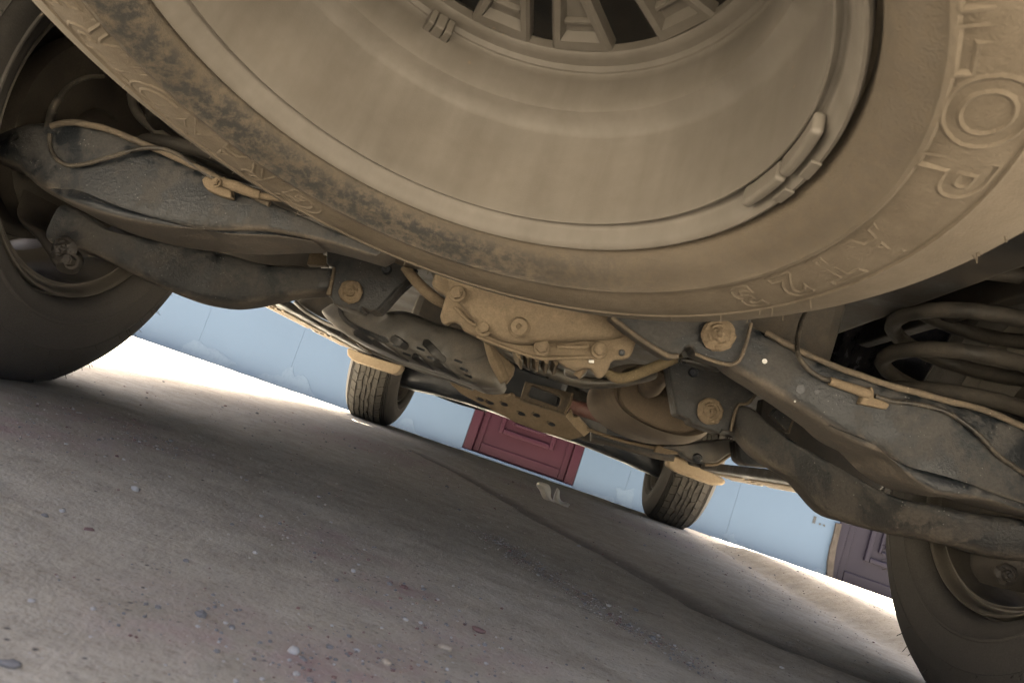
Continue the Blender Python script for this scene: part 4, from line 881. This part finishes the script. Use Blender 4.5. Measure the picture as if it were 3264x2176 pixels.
world_box('fuel_tank', -.45, -.10, 1.2, 2.2, .40, .6, M_dark, suv, .03)

# ------------------------------------------------------------------ spare wheel, slung under the tail
SC = V((-.0766, -.6977, .4017)); SN = V((-.005, .2216, 1)).normalized()
E1 = (V((1, 0, 0))-SN*SN.x).normalized(); E2 = SN.cross(E1)
spare = tag(empty('spare_wheel'), 'tan dust covered spare wheel slung flat under the vehicle tail', 'wheel')
mw = Matrix((E1, E2, SN)).transposed().to_4x4(); mw.translation = SC; spare.matrix_world = mw
t_ = mesh_obj('tyre', tyre_g[0], tyre_g[1], M_styre, spare, 40)
tag(mesh_obj('tread', tread_g[0], tread_g[1], M_styre, t_, 0), kind='stuff')
rim = mesh_obj('rim', *join([rim_g, rimo_g]), M_srim, spare, 40)
mesh_obj('hub', *hub_g, M_srim, rim, 40)
for a, b in spoke_all():
    mesh_obj('spoke', *join([spoke_geo(a, b), pocket_bar((a+b)/2)]), M_srim, rim, 40)
# clip-on balance weights
def arc_block(r0_, r1_, a0, a1, z0, z1, k=6):
    vs, fs = [], []
    for i in range(k+1):
        a = a0+(a1-a0)*i/k
        for r_, z in ((r0_, z0), (r1_, z0), (r1_, z1), (r0_, z1)): vs.append((r_*math.cos(a), r_*math.sin(a), z))
    for i in range(k):
        for j in range(4): fs.append((i*4+j, i*4+(j+1) % 4, i*4+4+(j+1) % 4, i*4+4+j))
    fs += [(3, 2, 1, 0), (k*4, k*4+1, k*4+2, k*4+3)]
    return vs, fs
ww = empty('wheel_weight', (0, 0, 0), spare)
for a0, a1 in ((110.6, 112.9), (113.1, 116.0), (116.2, 118.2)): mesh_obj('lead_block', *arc_block(.183, .2015, R(a0), R(a1), .1445, .160, 3), M_srim, ww, 0, .0015)
ww = empty('wheel_weight', (0, 0, 0), spare)
for a0, a1 in ((-5.5, 7.6), (8.2, 19.5)):
    mesh_obj('lead_block', *arc_block(.2270, .2350, R(a0), R(a1), -.0035, .013, 12), M_srim, ww, 0, .0032, 4)
for a0, a1 in ((1.0, 5.5), (9.5, 13.5)): mesh_obj('clip', *arc_block(.2372, .2450, R(a0), R(a1), -.0052, -.0030, 6), M_srim, ww, 0, .001)
# raised lettering moulded on the sidewall
def letter(ch, ang, r0_, hgt, mat, parent, outline=True, shear=0.0, wide=1.0):
    cu = bpy.data.curves.new('lettering', 'FONT'); cu.body = ch; cu.size = 1; cu.align_x = 'CENTER'
    cu.fill_mode = 'NONE' if outline else 'FRONT'; cu.bevel_depth = .034; cu.bevel_resolution = 0; cu.resolution_u = 6; cu.offset = .03; cu.shear = shear
    if not outline: cu.extrude = .02
    ob = bpy.data.objects.new('lettering', cu); COL.objects.link(ob)
    dg = bpy.context.evaluated_depsgraph_get(); me = bpy.data.meshes.new_from_object(ob.evaluated_get(dg)); bpy.data.objects.remove(ob)
    sc_ = hgt/.72
    for v in me.vertices:
        x, y, z = v.co; rr = r0_+y*sc_; a = R(ang)+x*sc_*wide/.32; zz = h_of(rr)-z*sc_*.58
        v.co = (rr*math.cos(a), rr*math.sin(a), zz)
    me.materials.clear()
    return finish('lettering', me, mat, parent, 40)
for ch, a in zip('DUNLOP', (-55, -45, -35.3, -26.5, -18.2, -8.3)):
    letter(ch, a, .287, .037, M_styre, t_, True, 0, 1.35)
for ch, a in zip('AT23', (7.6, 16.6, 24.8, 33.2)): letter(ch, a, .292, .030, M_styre, t_, True, 0, 1.15)
for ch, a in zip('GRANDTREK', (121, 129.6, 136.6, 143.4, 150.2, 156.6, 162.8, 169.2, 175.6)): letter(ch, a, .2895, .036, M_styre, t_, True, .25, 1.15)
def fn(rs):
    a = rs.uniform(0, PI); rr, zz = rs.choice([(.388, .010), (.397, .027), (.372, -.005), (.4, .03), (.33, -.0225)])
    return V((rr*math.cos(a), rr*math.sin(a), zz)), V((math.cos(a)*.4, math.sin(a)*.4, -.9))
nubs('tyre_nubs', fn, 60, t_, .006, .0005, M_styre, 11)
# winch carrier plate above it, holding the wheel up
world_box('spare_carrier', -.20, .05, -.82, -.58, .60, .70, M_black, suv, .01)

# ------------------------------------------------------------------ things lying on the ground
def stone_mesh(seed, mat, flat_=.65, sub=2):
    bm = bmesh.new(); bmesh.ops.create_icosphere(bm, subdivisions=sub, radius=1)
    for v in bm.verts:
        d = v.co.normalized(); v.co = d*(1+.35*noise.noise(d*1.3+V((seed*3.1, 0, 0)))+.18*noise.noise(d*3.2+V((0, seed*1.7, 0))))
        v.co.z *= flat_
    for f in bm.faces: f.smooth = True
    me = bpy.data.meshes.new('stone'); bm.to_mesh(me); bm.free(); me.materials.append(mat); return me
STONES = [((430, 1563), 13, M_pale, 'round pale pebble alone on the concrete in the left middle'), ((200, 1625), 9, M_pale, 'small whitish pebble beside a dark clod at far left'),
          ((145, 1636), 10, M_grey, 'dark grey clod beside a whitish pebble at far left'), ((285, 1684), 12, M_red, 'flat reddish clod left of the round pale pebble'),
          ((932, 2086), 20, M_pale, 'large pale stone near the bottom edge, right of the pink stain'), ((1418, 2068), 20, M_tanst, 'broken tan clod in the bottom middle of the picture'),
          ((1228, 2122), 17, M_tanst, 'tan chip with a shadow at the bottom edge, left of the broken tan clod'), ((1520, 2020), 17, M_red, 'reddish crumbling clod behind the broken tan clod'),
          ((98, 1920), 10, M_pale, 'tiny white pebble lowest at far left'), ((294, 1948), 9, M_pale, 'white pebble left of the pink stain'), ((20, 2130), 24, M_grey, 'dark clod in the bottom left corner'),
          ((1125, 1820), 9, M_pale, 'pale chip on the reddish soil in the left middle'), ((812, 1763), 8, M_pale, 'pale chip between the round pebble and the reddish soil'), ((2003, 1990), 9, M_grey, 'grey pebble on the dirt line at the lower right')]
for i, (q, rp, mt, lb) in enumerate(STONES):
    p = gnd(*q); r_ = rp*(p-CAM).dot(fw)/FPX
    me = stone_mesh(i, mt, .7 if mt is M_pale else .5); o = bpy.data.objects.new('pebble' if mt is M_pale else 'clod', me); COL.objects.link(o)
    o.location = (p.x, p.y, gz(p.x, p.y)+r_*.30); o.scale = (r_*(1.5 if mt in (M_red, M_grey) else 1.1), r_, r_); o.rotation_euler = (0, 0, i*1.3)
    tag(o, lb, 'stone', 'loose stones on the concrete')
def gravel():
    base = []
    for s in range(5):
        bm = bmesh.new(); bmesh.ops.create_icosphere(bm, subdivisions=1, radius=1)
        for v in bm.verts: d = v.co.normalized(); v.co = d*(1+.5*noise.noise(d*1.7+V((s*5, 0, 0)))); v.co.z *= .6
        bm.verts.index_update(); base.append((np.array([v.co[:] for v in bm.verts]), np.array([[v.index for v in f.verts] for f in bm.faces]))); bm.free()
    rs = np.random.RandomState(5); groups = {0: [], 1: [], 2: []}
    pts = []
    for _ in range(6500):
        t = rs.rand()
        if t < .30: x, y = rs.uniform(-.9, .9), rs.uniform(-.95, 1.2)
        elif t < .5:
            k = rs.randint(len(RUT)-1); a, b = RUT[k], RUT[k+1]; u = rs.rand(); x = a.x+(b.x-a.x)*u+rs.normal(0, .022); y = a.y+(b.y-a.y)*u+rs.normal(0, .022)
        elif t < .75:
            c, r_ = PINK[rs.randint(len(PINK))]; x = c.x+rs.normal(0, r_*.6); y = c.y+rs.normal(0, r_*.8)
        elif t < .88: x, y = rs.uniform(.4, 1.7), rs.uniform(.3, 3.3)
        else: x, y = rs.uniform(-1.9, 2.2), rs.uniform(.8, 3.4)
        if abs(abs(x)-.853) < .16 and (abs(y) < .14 or abs(y-3.075) < .14): continue
        near = math.hypot(x-CAM.x, y-CAM.y); s = rs.lognormal(-7.25, .5)*(1+.28*near); s = min(s, .006)
        pts.append((x, y, s, rs.rand()))
    allv, allf, mi, off = [], [], [], 0
    for i, (x, y, s, c) in enumerate(pts):
        v, f = base[i % 5]; a = rs.rand()*6.28; ca, sa = math.cos(a), math.sin(a)
        vv = v*s; vv = np.stack([vv[:, 0]*ca-vv[:, 1]*sa+x, vv[:, 0]*sa+vv[:, 1]*ca+y, vv[:, 2]+gz(x, y)+s*.25], 1)
        allv.append(vv); allf.append(f+off); off += len(v); mi += [0 if c < (.2 if x < .45 else .06) else 1 if c < .78 else 2]*len(f)
    me = bpy.data.meshes.new('gravel'); me.from_pydata(np.concatenate(allv).tolist(), [], np.concatenate(allf).tolist())
    for mt in (M_pale, M_grey, M_red): me.materials.append(mt)
    me.polygons.foreach_set('material_index', mi)
    o = bpy.data.objects.new('gravel', me); COL.objects.link(o); tag(o, 'fine grit and crumbs scattered over the concrete', kind='stuff')
gravel()
M_paper = base_mat('thin_white_paper')[0]; _n = M_paper.node_tree; _b = _n.nodes['Principled BSDF']; _b.inputs['Base Color'].default_value = (.90, .86, .78, 1); _b.inputs['Roughness'].default_value = .8
_t = N(_n, 'ShaderNodeBsdfTranslucent'); _t.inputs[0].default_value = (.90, .86, .78, 1); _m = N(_n, 'ShaderNodeMixShader'); _m.inputs[0].default_value = .6
_n.links.new(_b.outputs[0], _m.inputs[1]); _n.links.new(_t.outputs[0], _m.inputs[2]); _n.links.new(_m.outputs[0], _n.nodes['Material Output'].inputs[0])
# crumpled paper under the middle of the vehicle
def paper():
    c = gnd(1765, 1600); c = V((c.x, c.y, gz(c.x, c.y)))
    e = tag(empty('paper_scrap', c), 'torn curled white paper scrap on the ground before the door', 'litter')
    def petal(pp, th, name='paper_leaf'):
        rows = smooth_path([(*q,) for q in pp], 5); vs = []; n = 6
        for r_ in rows:
            a = at(r_[0], r_[1], r_[4]); b = at(r_[2], r_[3], r_[4])
            for k in range(n):
                t = k/(n-1); q = a+(b-a)*t; q = q+V((0, r_[5]*math.sin(t*PI), 0))+V((.003*noise.noise(q*60), .006*noise.noise(q*50+V((9, 0, 0))), .003*noise.noise(q*55)))
                vs.append((q-c)*1.2)
        L = len(rows); fs = [(j*n+k, j*n+k+1, (j+1)*n+k+1, (j+1)*n+k) for j in range(L-1) for k in range(n-1)]
        o = mesh_obj(name, vs, fs, M_paper, e, 60); sd = o.modifiers.new('thick', 'SOLIDIFY'); sd.thickness = .0008
    y0 = c.y
    petal([(1720, 1548, 1732, 1545, y0+.02, .02), (1719, 1558, 1745, 1550, y0+.02, .03), (1728, 1572, 1756, 1560, y0+.015, .03), (1738, 1590, 1758, 1575, y0+.01, .025), (1752, 1598, 1758, 1590, y0+.0, .02), (1768, 1606, 1773, 1598, y0-.01, .01), (1778, 1613, 1780, 1604, y0-.015, .01)], .001)
    petal([(1773, 1560, 1775, 1562, y0, .01), (1766, 1580, 1781, 1572, y0, .02), (1764, 1598, 1780, 1585, y0-.01, .02), (1774, 1612, 1786, 1597, y0-.015, .025), (1790, 1619, 1800, 1600, y0-.02, .03), (1803, 1618, 1807, 1606, y0-.02, .02)], .001)
paper()
